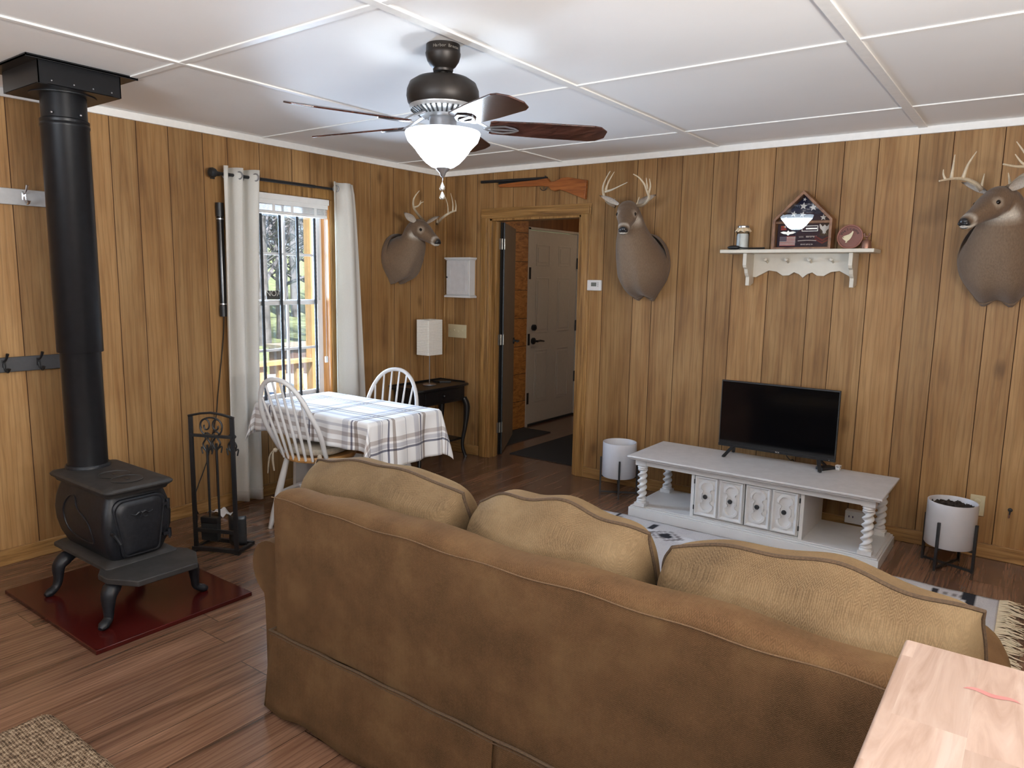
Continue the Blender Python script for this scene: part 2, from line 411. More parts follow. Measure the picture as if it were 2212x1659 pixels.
M['grey'] = plain('grey_painted_board', srgb(70,70,72), .5, var=.1)
M['lightgrey'] = plain('pale_grey_board', srgb(176,174,172), .5, var=.06)
M['mat'] = plain('dark_door_mat', (.016,.014,.013), .95, var=.4, scale=200, bump=.5)
M['soil'] = plain('potting_soil', (.020,.012,.008), .95, var=.6, scale=120, bump=1)
M['potw'] = plain('planter_white', (.62,.62,.65), .35, var=.02)
M['paper'] = plain('white_paper', (.82,.82,.84), .8, var=.04)
M['lampshade'] = plain('rice_paper_shade', srgb(232,226,214), .8, var=.04, scale=60)
M['doorw'] = plain('exterior_door_white', srgb(196,184,168), .4, var=.03)
M['inndoor'] = plain('inner_door_tan', srgb(126,106,84), .45, var=.1, scale=8)
M['hinge'] = plain('hinge_steel', (.5,.47,.4), .35, .8, var=.1)
M['navy'] = plain('navy_felt', srgb(26,26,54), .95, var=.15, scale=90)
M['starw'] = plain('star_white', (.78,.76,.72), .8, var=.05)
M['flagred'] = plain('flag_red', srgb(176,70,72), .8, var=.08)
M['flagblue'] = plain('flag_blue', srgb(60,58,92), .8, var=.08)
M['cranberry'] = plain('chevron_red', srgb(104,28,46), .85, var=.1)
M['charcoal'] = plain('charcoal_felt', srgb(44,44,46), .9, var=.1)
M['silver'] = plain('silver_pin', (.62,.60,.55), .3, .8, var=.1)
M['gold'] = plain('orange_ribbon', srgb(206,112,48), .7, var=.1)
M['plaque'] = plain('plaque_wood_red', srgb(122,78,68), .55, var=.14, scale=14)
M['plaqued'] = plain('plaque_rim', srgb(148,98,82), .5, var=.1)
M['cream'] = plain('cream_paint', srgb(214,202,168), .55, var=.08)
M['copper'] = plain('copper_bell', srgb(150,112,96), .3, .7, var=.12)
M['rubber'] = plain('black_silicone', (.008,.008,.008), .5, var=.1)
M['lace'] = plain('burlap_lace', srgb(206,184,152), .9, var=.25, scale=120, bump=.5)
M['sand'] = plain('white_filling', (.80,.80,.80), .8, var=.05)
M['seatcush'] = plain('cream_seat_pad', srgb(176,164,146), .95, var=.14, scale=60, bump=.3)
M['strap'] = plain('ribbed_black_strap', (.018,.019,.021), .6, var=.2)
M['sticker'] = plain('sticker_dark', srgb(58,54,48), .5, var=.12)
M['stickert'] = plain('sticker_letters', srgb(206,202,190), .5, var=.05)
M['grass'] = plain('lawn_grass', srgb(132,144,104), .9, var=.35, scale=2.5)
M['bark'] = plain('tree_bark', srgb(120,118,124), .9, var=.3, scale=6)
M['deckwood'] = plain('deck_lumber', srgb(200,164,118), .7, var=.14, scale=9)
M['deckgrey'] = plain('weathered_lumber', srgb(150,142,132), .8, var=.14, scale=9)
M['planterb'] = plain('brown_planter_boards', srgb(110,88,82), .8, var=.14, scale=9)
M['blue'] = plain('blue_plastic', srgb(40,92,190), .4, var=.12)
M['brownwood'] = plain('lodge_brown', srgb(60,34,18), .6, var=.2)
def bowl_mat():
    t = NT('frosted_glass_lit'); n = t.noise(t.obj(), 9, 3)
    z = t.sep(t.pos())[2]
    zr = t.ramp(t.math('DIVIDE', t.math('SUBTRACT', z, 1.970), .145), [(0, (.03,.03,.03)), (.10, (.12,.12,.12)), (.24, (.8,.8,.8)), (.5, (1,1,1)), (.66, (.55,.55,.55)), (.78, (.07,.07,.07)), (.86, (.026,.026,.026)), (1, (.022,.022,.022))])
    g = t.math('MULTIPLY', t.math('MULTIPLY_ADD', n, .5, .75), zr)
    e = t.n('Emission', {'Color': (.80,.90,1.0,1), 'Strength': t.math('MULTIPLY', g, BOWL)}); d = t.n('BsdfTranslucent', {'Color': (.5,.55,.6,1)})
    ad = t.n('AddShader', {0: e, 1: d}); t.t.links.new(ad.outputs[0], t.o.inputs[0]); return t.m
M['bowl'] = bowl_mat()
M['canlet'] = plain('canopy_lettering', srgb(112,106,98), .5, var=.1)

# ------------------------------------------------------------------ the setting
H = 2.44
def wall(name, ax, grooves, lo, hi, zlo, zhi, opens, thick, mats, label, flip=1):
    """planked wall along x (ax=0, face at y=0) or y (ax=1, face at x=0); depth goes away from the room"""
    b = MB(); g = .0022
    us = sorted(set([lo, hi] + [u for u in grooves if lo < u < hi] + [e for o in opens for e in o[:2]]))
    G = set(grooves)
    def pt(u, d, z): return (u, d*flip, z) if ax == 0 else (-d*flip, u, z)
    pvs = {}; cur = rnd(0, 1)
    for u0, u1 in zip(us[:-1], us[1:]):
        if u0 in G: cur = rnd(0, 1)
        zs = [(zlo, zhi)]
        for a, c, z0, z1 in opens:
            if u0 >= a-1e-6 and u1 <= c+1e-6:
                zs = [(p, q) for p, q in ((zlo, z0), (z1, zhi)) if q-p > 1e-4]
        a = u0+(g if u0 in G else 0); c = u1-(g if u1 in G else 0)
        for z0, z1 in zs:
            b.fa[len(b.f)] = cur
            b.add([pt(a,0,z0), pt(c,0,z0), pt(c,0,z1), pt(a,0,z1)], [(0,1,2,3)])
            if u1 in G:
                e = min([q for q in us if q > u1] or [u1])
                b.add([pt(c,0,z0), pt(u1,.0035,z0), pt(u1,.0035,z1), pt(c,0,z1)], [(0,1,2,3)], 1)
            if u0 in G:
                b.add([pt(u0,.0035,z0), pt(a,0,z0), pt(a,0,z1), pt(u0,.0035,z1)], [(0,1,2,3)], 1)
            p = pt(u0,.004,z0); q = pt(u1,thick,z1); b.box(p, q)
    o = b.build(name, mats, smooth=0, fix=False); settag(o, label, kind='structure'); return o
gl = [-.12,-.27,-.43,-.616,-.862,-1.029,-1.24,-1.438,-1.59,-1.846,-2.079,-2.249,-2.469,-2.657,-2.805,-2.929,-3.078,-3.307]
y = -3.307
while y > -7.2: y -= random.choice((.15,.19,.23,.25)); gl.append(round(y,3))
gb = [.12,.23,.36,.53,.736,.957,1.175,1.337,1.585,1.839,1.991,2.181,2.403,2.571,2.811,3.069,3.219,3.409,3.619,3.79,4.029]
x = 4.029
while x < 6: x += random.choice((.15,.19,.23,.25)); gb.append(round(x,3))
WO = (-1.915,-1.268,.62,2.085)
DO = (.50,1.385,0,2.035)
wall('wall_left', 1, gl, -7.4, 0.0, 0, H, [WO], .13, [M['panel'],M['groove']], 'tan wood plank wall with the curtained window')
wall('wall_back', 0, gb, -.13, 6.1, 0, H, [DO], .115, [M['panel'],M['groove']], 'tan wood plank wall with the doorway and the television')
b = MB(); XR = 6.1
for y0, y1, z0, z1 in ((-7.4,-5.3,0,H),(-5.3,-3.5,0,.95),(-5.3,-3.5,2.1,H),(-3.5,0.115,0,H)): b.box((XR,y0,z0),(XR+.12,y1,z1))
settag(b.build('wall_right', M['panel'], smooth=0), 'tan panelled wall on the kitchen side', kind='structure')
b = MB(); YR = -7.4
for x0, x1, z0, z1 in ((-.13,1.9,0,H),(1.9,4.5,0,.9),(1.9,4.5,2.1,H),(4.5,6.22,0,H)): b.box((x0,YR-.12,z0),(x1,YR,z1))
settag(b.build('wall_rear', M['panel'], smooth=0), 'tan panelled wall behind the camera', kind='structure')
def plainwin(name, lo, hi, ax):
    w = thing(name, 'plain white window in the '+('rear' if ax == 1 else 'kitchen side')+' wall', 'window', ((lo[0]+hi[0])/2,(lo[1]+hi[1])/2,lo[2]), kind='structure'); del w['category']
    f = MB(); d = .05
    if ax == 1:
        f.box((lo[0],lo[1],lo[2]),(lo[0]+d,hi[1],hi[2])); f.box((hi[0]-d,lo[1],lo[2]),(hi[0],hi[1],hi[2])); m = (lo[0]+hi[0])/2
        f.box((lo[0],lo[1],lo[2]),(hi[0],hi[1],lo[2]+d)); f.box((lo[0],lo[1],hi[2]-d),(hi[0],hi[1],hi[2])); f.box((m-.03,lo[1],lo[2]),(m+.03,hi[1],hi[2]))
    else:
        f.box((lo[0],lo[1],lo[2]),(hi[0],lo[1]+d,hi[2])); f.box((lo[0],hi[1]-d,lo[2]),(hi[0],hi[1],hi[2])); m = (lo[1]+hi[1])/2
        f.box((lo[0],lo[1],lo[2]),(hi[0],hi[1],lo[2]+d)); f.box((lo[0],lo[1],hi[2]-d),(hi[0],hi[1],hi[2])); f.box((lo[0],m-.03,lo[2]),(hi[0],m+.03,hi[2]))
    f.build('window_frame', M['vinyl'], w, smooth=0)
    p = MB(); c = [(a+e)/2 for a, e in zip(lo, hi)]
    if ax == 1: p.box((lo[0]+d,c[1]-.003,lo[2]+d),(hi[0]-d,c[1]+.003,hi[2]-d))
    else: p.box((c[0]-.003,lo[1]+d,lo[2]+d),(c[0]+.003,hi[1]-d,hi[2]-d))
    p.build('pane', M['glass'], w, smooth=0)
plainwin('window_2', (1.9,YR-.09,.9), (4.5,YR-.03,2.1), 1)
plainwin('window_3', (XR+.03,-5.3,.95), (XR+.09,-3.5,2.1), 0)
b = MB(); b.box((-.13,-7.52,-.12),(6.22,3.2,0)); settag(b.build('floor', M['floor'], smooth=0), 'brown wood laminate plank floor', kind='structure')
b = MB(); b.box((-.13,-7.52,H),(6.22,3.2,H+.08)); settag(b.build('ceiling', M['ceil'], smooth=0), 'white panelled ceiling with batten strips', kind='structure')
# hall behind the doorway
b = MB(); b.box((-.13,.115,0),(0,1.268,H)); settag(b.build('wall_hall_left', M['osb'], smooth=0), 'knotty pine boarding in the back hall', kind='structure')
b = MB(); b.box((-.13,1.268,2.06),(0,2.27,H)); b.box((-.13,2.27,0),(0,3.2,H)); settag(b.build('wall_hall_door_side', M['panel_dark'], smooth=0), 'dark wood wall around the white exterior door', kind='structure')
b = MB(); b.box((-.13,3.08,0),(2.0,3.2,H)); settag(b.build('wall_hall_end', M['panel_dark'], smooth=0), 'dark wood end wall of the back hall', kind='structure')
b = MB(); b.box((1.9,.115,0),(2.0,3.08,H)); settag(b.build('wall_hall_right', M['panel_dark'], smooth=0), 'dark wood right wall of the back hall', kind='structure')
# ceiling battens and trims
k = 1
def trim(lo, hi, m, label, bev=.003):
    global k
    b = MB(); b.box(lo, hi); o = b.build('trim_%d' % k, m, bev=bev, smooth=0); settag(o, label, kind='structure'); k += 1
trim((0,-.018,H-.042),(6.1,0,H), M['trimw'], 'cream crown strip along the top of the back wall')
trim((0,-7.4,H-.042),(.018,-.018,H), M['trimw'], 'cream crown strip along the top of the left wall')
for xx, w in ((1.195,.028),(2.42,.044),(3.632,.046),(4.85,.044)):
    trim((xx-w/2,-7.4,H-.008),(xx+w/2,-.018,H), M['trimw'], 'cream ceiling batten running to the back wall', .002)
for yy, w in ((-.575,.026),(-1.822,.026),(-3.055,.034),(-4.27,.03),(-5.5,.03)):
    trim((.018,yy-w/2,H-.0065),(6.1,yy+w/2,H), M['trimw'], 'cream ceiling batten running across the room', .002)
def bb(name, lo, hi, label):
    b = MB(); b.box(lo, hi); settag(b.build(name, M['base'], bev=.004, smooth=0), label, kind='structure')
bb('baseboard_left', (0,-7.4,0), (.016,-.016,.085), 'pine baseboard under the left wall')
bb('baseboard_back_short', (0,-.016,0), (.405,0,.085), 'pine baseboard left of the doorway')
bb('baseboard_back', (1.47,-.016,0), (6.1,0,.085), 'pine baseboard under the television wall')
b = MB(); b.box((0,-.022,.085),(.022,0,H-.042)); settag(b.build('trim_corner', M['casing'], bev=.005, smooth=0), 'wood corner strip where the two plank walls meet', kind='structure')

# doorway with the inner door folded back
d1 = thing('door_1', 'doorway to the back hall with its inner door swung open', None, (.94,.05,0), kind='structure')
c = MB()
for x0, x1 in ((.41,.503),(1.382,1.472)):
    for a, e, dd in ((0,1,.012),(.08,.92,.018),(.2,.75,.022)):
        c.box((x0+(x1-x0)*a,-dd,0),(x0+(x1-x0)*e,0,2.035 if a else 2.10))
c.build('casing', M['casing'], d1, bev=.003, smooth=0)
c = MB()
for a, e, dd in ((0,1,.0125),(.08,.92,.0185),(.2,.75,.0225)):
    c.box((.41 if a == 0 else .42,-dd,2.03+.085*a),(1.472 if a == 0 else 1.46,0,2.03+.085*e))
c.build('head_casing', M['casing_h'], d1, bev=.003, smooth=0)
c = MB(); c.box((.50,-.002,0),(.522,.117,2.035)); c.box((1.363,-.002,0),(1.385,.117,2.035)); c.box((.50,-.002,2.013),(1.385,.117,2.035))
c.box((.522,.05,0),(.534,.085,2.013)); c.box((1.351,.05,0),(1.363,.085,2.013)); c.build('jamb', M['casing'], d1, bev=.002, smooth=0)
AN = 119.5
an = math.radians(AN); hx, hy = .53, .135
dv = V((math.cos(an), math.sin(an), 0)); nv = V((dv.y, -dv.x, 0))
m3 = Matrix((dv, nv, V((0,0,1)))).transposed()
c = MB(); c.obox(V((hx,hy,1.01))+dv*.415, (.81,.036,2.0), m3)
lf = c.build('leaf', M['inndoor'], d1, bev=.003, smooth=0)
c = MB(); c.obox(V((hx,hy,1.01))+dv*.008+nv*.0, (.010,.040,2.0), m3); c.obox((.531,.128,1.01),(.012,.03,2.0)); c.build('gap_shade_strip', M['rubber'], lf, smooth=0)  # black strip stands in for the shaded gap between jamb and leaf
for zz in (.25,1.02,1.83):
    c = MB(); c.obox((.532,.112,zz), (.004,.045,.09)); c.obox(V((hx,hy,zz))+nv*.0195+dv*.02, (.045,.004,.09), m3); c.cyl((.535,.126,zz-.045),(.535,.126,zz+.045),.007,seg=10)
    c.build('hinge', M['hinge'], d1)
q = V((hx,hy,.95))+dv*.75+nv*.018
c = MB(); c.cyl(q, q+nv*.012, .03, seg=20); c.cyl(q, q+nv*.05, .01, seg=10); c.tube([q+nv*.05, q+nv*.055-dv*.04, q+nv*.05-dv*.11], [.011,.01,.008], 8); c.build('door_handle', M['blk'], d1)

# exterior door in the hall
d2 = thing('door_2', 'white six panel exterior door with black lever at the end of the hall', None, (0,1.77,0), kind='structure')
c = MB(); y0, y1, zb, zt = 1.315, 2.235, .02, 2.035
c.box((-.05,y0,zb),(-.012,y1,zt))
W = y1-y0
lf = c.build('leaf', M['doorw'], d2, bev=.002, smooth=0)
for (za, zc) in ((.24,.80),(.98,1.56),(1.68,1.90)):
    for ya in (.12,.54):
        c = MB(); a0 = y0+ya*W/.92; a1 = a0+.25
        for p_, q_ in (((a0,za),(a1,za+.014)),((a0,zc-.014),(a1,zc)),((a0,za+.0145),(a0+.014,zc-.0145)),((a1-.014,za+.0145),(a1,zc-.0145)),((a0+.034,za+.034),(a1-.034,zc-.034))): c.box((-.0115,p_[0],p_[1]),(-.007,q_[0],q_[1]))
        c.build('door_panel', M['doorw'], d2, bev=.004, smooth=0)
c = MB(); c.box((-.06,1.27,0),(.004,1.31,2.06)); c.box((-.06,2.24,0),(.004,2.275,2.06)); c.box((-.06,1.27,2.04),(.004,2.275,2.065)); c.build('frame', M['doorw'], d2, bev=.002, smooth=0)
c = MB(); c.box((-.05,1.31,0),(.012,2.24,.018)); c.build('threshold', M['blk'], d2, smooth=0)
for zz in (.45,1.03,1.72):
    c = MB(); c.box((-.006,2.225,zz-.06),(.003,2.262,zz+.06)); c.cyl((.004,2.238,zz-.06),(.004,2.238,zz+.06),.007,seg=8); c.build('hinge', M['blk'], d2, smooth=0)
for zz in (.30,.92,1.60):
    c = MB(); c.box((0.0,1.285,zz-.06),(.008,1.318,zz+.06)); c.build('strike_plate', M['blk'], d2, smooth=0)
c = MB(); c.cyl((-.012,1.40,1.04),(.014,1.40,1.04),.032,seg=20); c.cyl((.014,1.40,1.04),(.024,1.40,1.04),.018,seg=16); c.box((.02,1.396,1.03),(.034,1.404,1.05)); c.build('deadbolt', M['blk'], d2)
c = MB(); c.cyl((-.012,1.40,.90),(.006,1.40,.90),.034,seg=20); c.cyl((0,1.40,.90),(.05,1.40,.90),.011,seg=10); c.tube([(.05,1.395,.90),(.056,1.44,.905),(.052,1.52,.895)],[.012,.010,.007],8); c.build('door_handle', M['blk'], d2)

# window in the left wall
w1 = thing('window_1', 'white double hung window with grids between the white curtains', None, (-.08,-1.59,.62), kind='structure')
ya, yb, za, zb = WO
c = MB(); t_ = .018
c.box((-.125,ya,za),(.002,ya+t_,zb)); c.box((-.125,yb-t_,za),(.002,yb,zb)); c.box((-.125,ya,zb-t_),(.002,yb,zb)); c.box((-.125,ya-.0,za),(.03,yb,za+t_))
c.build('jamb', M['jamb'], w1, bev=.002, smooth=0)
c = MB()
for lo, hi in (((0,ya-.07,za-.08),(.014,ya+.004,zb+.02)), ((0,yb-.004,za-.08),(.014,yb+.045,zb+.02)), ((0,ya-.07,zb-.004),(.016,yb+.045,zb+.07)), ((0,ya-.08,za-.02),(.035,yb+.06,za))): c.box(lo, hi)
c.build('casing', M['casing'], w1, bev=.003, smooth=0)
A, B_ = ya+t_, yb-t_
c = MB(); f = .03
c.box((-.125,A,za+t_),(-.075,A+f*.6,zb-t_)); c.box((-.125,B_-f*.6,za+t_),(-.075,B_,zb-t_)); c.box((-.125,A,zb-t_-f),(-.075,B_,zb-t_)); c.box((-.125,A,za+t_),(-.07,B_,za+t_+.025))
c.build('window_frame', M['vinyl'], w1, bev=.002, smooth=0)
A += .018; B_ -= .018
def sash(nm, xo, z0, z1):
    s_ = .03; c = MB(); x0, x1 = xo-.014, xo+.014
    c.box((x0,A,z0),(x1,A+s_,z1)); c.box((x0,B_-s_,z0),(x1,B_,z1)); c.box((x0,A+s_,z0),(x1,B_-s_,z0+s_)); c.box((x0,A+s_,z1-s_),(x1,B_-s_,z1))
    ob = c.build(nm, M['vinyl'], w1, bev=.002, smooth=0)
    g = MB(); ym = (A+B_)/2; zm = (z0+z1)/2
    g.box((xo-.005,ym-.009,z0+s_),(xo+.005,ym+.009,z1-s_)); g.box((xo-.004,A+s_,zm-.009),(xo+.004,ym-.0092,zm+.009)); g.box((xo-.004,ym+.0092,zm-.009),(xo+.004,B_-s_,zm+.009)); g.build('grid', M['vinyl'], ob, smooth=0)
    p = MB(); p.box((xo-.009,A+s_,z0+s_),(xo-.007,B_-s_,z1-s_)); p.build('pane', M['glass'], ob, smooth=0)
sash('upper_sash', -.112, 1.335, 2.04); sash('lower_sash', -.086, .665, 1.36)

# ------------------------------------------------------------------ outside the window
gy = MB(); gy.grid(lambda u, v: (-.6-75*u, -20+70*v, -.55 + max(0, (u*75-24))*.12 + .05*math.sin(u*40)*math.sin(v*50)), 40, 40)
settag(gy.build('lawn', M['grass']), 'sunlit lawn and field beyond the window', kind='structure')
def tree_mesh(seed, h):
    r = random.Random(seed); b = MB()
    tr = smoothpath([(0,0,-.4),(r.uniform(-.1,.1),r.uniform(-.1,.1),h*.35),(r.uniform(-.3,.3),r.uniform(-.3,.3),h*.7),(r.uniform(-.5,.5),r.uniform(-.5,.5),h)], 4)
    b.tube(tr, lerps([.17,.13,.08,.02], 4), 6)
    def br(p, d, L, rad, dep):
        q = p+d*L*.5+V((r.uniform(-.1,.1),r.uniform(-.1,.1),.05))*L; e = p+d*L+V((0,0,.2*L))
        b.tube([p,q,e], [rad,rad*.65,rad*.25], 4, cap=False)
        if dep:
            for t in (.35,.55,.75,.95):
                a = r.uniform(0, 6.28); nd = (d+V((math.cos(a),math.sin(a),r.uniform(-.2,.7)))*.8).normalized()
                br(p.lerp(e, t), nd, L*.5, rad*.5, dep-1)
    for i in range(17):
        t = r.uniform(.18,.97); p = tr[int(t*(len(tr)-1))]; a = r.uniform(0,6.28)
        br(p, V((math.cos(a),math.sin(a),r.uniform(.1,.8))).normalized(), (1.15-t)*h*.36, .05*(1.1-t)+.014, 2 if i % 2 else 1)
    return b
protos = []
TL = 'bare pale tree of the winter woods beyond the lawn, seen through the window'
for i in range(4):
    o = tree_mesh(11+i, 9+i).build('bare_tree', M['bark'], None, world=False, fix=False, smooth=60); settag(o, TL, 'tree', 'bare trees beyond the lawn'); protos.append(o)
rt = random.Random(5); nb = 0
for i in range(44):
    ang = rt.uniform(.48,.80); dist = rt.uniform(19,42); x_, y_ = 4.3-dist*math.cos(ang), -4.85+dist*math.sin(ang)
    src = protos[i % 4]; o = src if i < 4 else src.copy()
    if i >= 4: COL.objects.link(o)
    o.location = (x_, y_, -.55+max(0, -x_-.6-24)*.12); o.rotation_euler = (0,0,rt.uniform(0,6.28)); s_ = rt.uniform(.8,1.25); o.scale = (s_,s_,s_)
GZ = -.55
t = thing('garden_planter', 'raised brown planter box standing on the lawn outside the window', 'planter', (-6.2,3.1,GZ))
p0 = on(0,-6.2,618,800); p1 = on(0,-6.2,662,742)
c = MB(); c.box((-6.6,p0.y-.05,GZ+.25),(-6.0,p0.y+1.0,.28)); c.build('planter_box', M['planterb'], t, smooth=0)
c = MB(); c.box((-6.65,p0.y-.1,.28),(-5.95,p0.y+1.05,.34)); c.build('rim', M['deckgrey'], t, smooth=0)
for xx in (-6.6,-6.05):
    for yy in (p0.y,p0.y+.92): c = MB(); c.box((xx-.03,yy-.03,GZ-.02),(xx+.06,yy+.06,.28)); c.build('leg', M['planterb'], t, smooth=0)
# lumber deck, railing and a blue pool
DKX = -.25
c = MB(); c.box((-2.6,-3.2,.0-.14),(-.25,3.2,-.06)); settag(c.build('deck_floor', M['deckgrey'], smooth=0), 'weathered lumber deck outside the window', kind='structure')
c = MB()
for xx in (-2.5,-.5):
    for yy in (-3,0,3): c.box((xx-.07,yy-.07,GZ-.05),(xx+.07,yy+.07,-.14))
settag(c.build('deck_footing', M['deckgrey'], smooth=0), 'posts carrying the lumber deck', kind='structure')
pp = on(0,-2.5,677,760)
c = MB(); c.box((-2.56,pp.y-.06,-.06),(-2.44,pp.y+.06,2.4)); c.box((-2.6,pp.y-.1,-.06),(-2.4,pp.y+.1,.06)); settag(c.build('porch_post', M['deckwood'], smooth=0, bev=.01), 'upright orange lumber porch post outside the right half of the window', 'post')
pr = on(0,-2.5,600,820)
t = thing('deck_railing', 'low pale lumber railing along the deck edge outside the window', 'railing', (-2.5,pr.y,-.06))
c = MB(); c.box((-2.56,-1.5,.56),(-2.42,pp.y-.07,.60)); c.build('top_rail', M['deckwood'], t, smooth=0)
yy = -1.4
while yy < pp.y-.15:
    c = MB(); c.box((-2.53,yy,-.06),(-2.47,yy+.09,.56)); c.build('baluster', M['deckwood'], t, smooth=0); yy += .24
pb = on(0,-3.6,632,786)
t = thing('wading_pool', 'blue plastic wading pool on the lawn behind the deck railing', 'pool', (-3.7,pb.y,GZ))
c = MB(); c.lathe([(.62,0),(.66,.3),(.70,.62),(.74,.66),(.70,.68),(.64,.62),(.58,.05)], (-3.7,pb.y,GZ), 40); c.build('basin', M['blue'], t)
c = MB(); c.lathe([(.715,.66),(.755,.67),(.755,.70),(.70,.70)], (-3.7,pb.y,GZ), 40); c.build('rim', M['paper'], t)

# ------------------------------------------------------------------ wood stove, pipe, hearth
b = MB(); b.box((.40,-3.615,0),(1.335,-2.895,.02)); o = b.build('hearth_board', M['hearth'], bev=.003, smooth=0)
settag(o, 'dark red glossy hearth board on the floor under the wood stove', 'hearth board')
YC = -3.275
st = thing('wood_stove', 'small black cast iron box stove on the dark red hearth board', 'stove', (.83,YC,.02))
def rrect(cx, cy, hx, hy, z, r=.03, n=4):
    pts = []
    for sx, sy, a0 in ((1,1,0),(-1,1,90),(-1,-1,180),(1,-1,270)):
        for i in range(n+1):
            a = math.radians(a0+90*i/n); pts.append((cx+sx*(hx-r)+r*math.cos(a), cy+sy*(hy-r)+r*math.sin(a), z))
    return pts
b = MB(); zs = [.25,.27,.31,.37,.43,.48,.53,.555]; wy = [.115,.125,.142,.155,.158,.152,.138,.128]; wx = [.235,.242,.252,.26,.262,.257,.248,.24]
b.loft([rrect(.80,YC,wx[i],wy[i],zs[i],.035) for i in range(8)])
body = b.build('firebox', M['castiron'], st, bev=.003)
for sy in (-1,1):
    b = MB()
    ring = smoothpath([(.66,0,.40),(.665,0,.46),(.71,0,.505),(.76,0,.505),(.80,0,.46),(.90,0,.42),(.93,0,.36),(.92,0,.32),(.83,0,.315),(.70,0,.33)], 4, True)
    def yw(z):
        for i in range(7):
            if zs[i] <= z <= zs[i+1]: return wy[i]+(wy[i+1]-wy[i])*(z-zs[i])/(zs[i+1]-zs[i])
        return .12
    b.tube([(p.x, YC+sy*yw(p.z), p.z) for p in ring], .005, 6, loop=True); b.build('side_relief', M['castiron'], body)
b = MB()
b.loft([rrect(.80,YC,.262,.138,.55,.02), rrect(.80,YC,.268,.142,.562,.02), rrect(.80,YC,.288,.158,.575,.03), rrect(.80,YC,.29,.16,.583,.03), rrect(.80,YC,.282,.152,.592,.03), rrect(.80,YC,.25,.122,.597,.03)])
top = b.build('top_plate', M['castdust'], st, bev=.002)
for cx in (.86,.98):
    b = MB(); b.lathe([(.068,.596),(.072,.600),(.066,.602),(.064,.599),(.02,.599)], (cx-.02,YC,0), 32); b.build('cooking_lid', M['castdust'], top)
    b = MB(); b.box((cx-.035,YC-.006,.599),(cx-.005,YC+.006,.6015)); b.build('lifter_slot', M['blk'], top, smooth=0)
b = MB(); b.lathe([(.10,.597),(.10,.603),(.094,.612),(.085,.612)], (.575,YC,0), 32); b.build('flue_collar', M['castiron'], st)
b = MB(); b.loft([rrect(.80,YC,.26,.15,.215,.02), rrect(.80,YC,.275,.165,.225,.02), rrect(.80,YC,.275,.165,.24,.02), rrect(.80,YC,.255,.145,.252,.02)]); b.build('base_plate', M['castdust'], st, bev=.002)
sh = [(1.02,-.17),(1.08,-.205),(1.16,-.205),(1.29,-.135),(1.295,.135),(1.16,.205),(1.08,.205),(1.02,.17)]
b = MB(); b.prism([(a,e) for a,e in sh], (0,YC,.208), (1,0,0), (0,1,0), (0,0,.028)); b.build('hearth_shelf', M['castdust'], st, bev=.006)
# door on the front (+x)
b = MB(); FX = 1.058
def dshape(hw, z0, z1, x, n=6):
    pts = []; r = .045
    for cy_, cz, a0 in ((hw-r,z1-r,0),(-(hw-r),z1-r,90),(-(hw-r)+.006,z0+.02,180),((hw-r)-.006,z0+.02,270)):
        rr = r if a0 < 180 else .02
        for i in range(n+1):
            a = math.radians(a0+90*i/n); pts.append((x, YC+cy_+rr*math.cos(a), cz+rr*math.sin(a)))
    return pts
b.loft([dshape(.118,.262,.535,FX-.03), dshape(.120,.262,.535,FX+.004), dshape(.114,.268,.529,FX+.010), dshape(.108,.274,.522,FX+.008), dshape(.100,.282,.514,FX+.016), dshape(.088,.294,.50,FX+.020)])
door = b.build('stove_door', M['castiron'], st, bev=.0015)
b = MB()
for s_ in (-1,1):
    b.tube(smoothpath([(FX+.022,YC,.46),(FX+.025,YC+s_*.014,.468),(FX+.024,YC+s_*.03,.458),(FX+.023,YC+s_*.05,.466)],4), lerps([.005,.005,.004,.002],4), 6)
    b.tube(smoothpath([(FX+.022,YC,.452),(FX+.024,YC+s_*.012,.442),(FX+.022,YC+s_*.026,.444)],4), .003, 5)
b.ell((FX+.021,YC,.458),(.006,.008,.012)); b.build('emblem', M['castiron'], door)
for zz in (.33,.475):
    b = MB(); b.cyl((FX+.005,YC+.132,zz-.02),(FX+.005,YC+.132,zz+.02),.009,seg=10); b.cyl((FX+.005,YC+.132,zz-.028),(FX+.005,YC+.132,zz-.02),.005,seg=8); b.box((FX-.004,YC+.10,zz-.008),(FX+.012,YC+.13,zz+.008)); b.build('hinge', M['castiron'], door)
b = MB(); b.cyl((FX,YC-.128,.39),(FX+.03,YC-.128,.39),.008,seg=10); b.tube([(FX+.025,YC-.128,.39),(FX+.032,YC-.115,.365),(FX+.036,YC-.108,.345)],[.008,.006,.008],8); b.build('latch', M['castiron'], door)
for fx, fy, tx, ty in ((.636,-.225,.62,-.12),(.636,.225,.62,.12),(1.166,-.225,1.13,-.155),(1.14,.23,1.12,.155)):
    b = MB(); X0, Y0 = fx, YC+fy; X1, Y1 = tx, YC+ty
    dx_, dy_ = X0-X1, Y0-Y1; l_ = math.hypot(dx_, dy_); dx_ /= l_; dy_ /= l_
    P = smoothpath([(X1,Y1,.190),(X1+dx_*l_*.35,Y1+dy_*l_*.35,.178),(X1+dx_*l_*.62,Y1+dy_*l_*.62,.15),(X1+dx_*l_*.68,Y1+dy_*l_*.68,.09),(X0-dx_*.02,Y0-dy_*.02,.055),(X0+dx_*.012,Y0+dy_*.012,.036),(X0+dx_*.032,Y0+dy_*.032,.030)],4)
    b.tube(P, lerps([.030,.040,.034,.024,.021,.024,.010],4), 12, flat=.8); b.build('leg', M['castiron'], st)
o = thing('stove_pipe', 'tall black round stove pipe rising from the box stove to the ceiling box', 'stove pipe', (.575,YC,.60))
b = MB(); b.lathe([(.088,.605),(.088,1.165),(.091,1.17)], (.575,YC,0), 40); b.build('lower_pipe', M['pipe'], o)
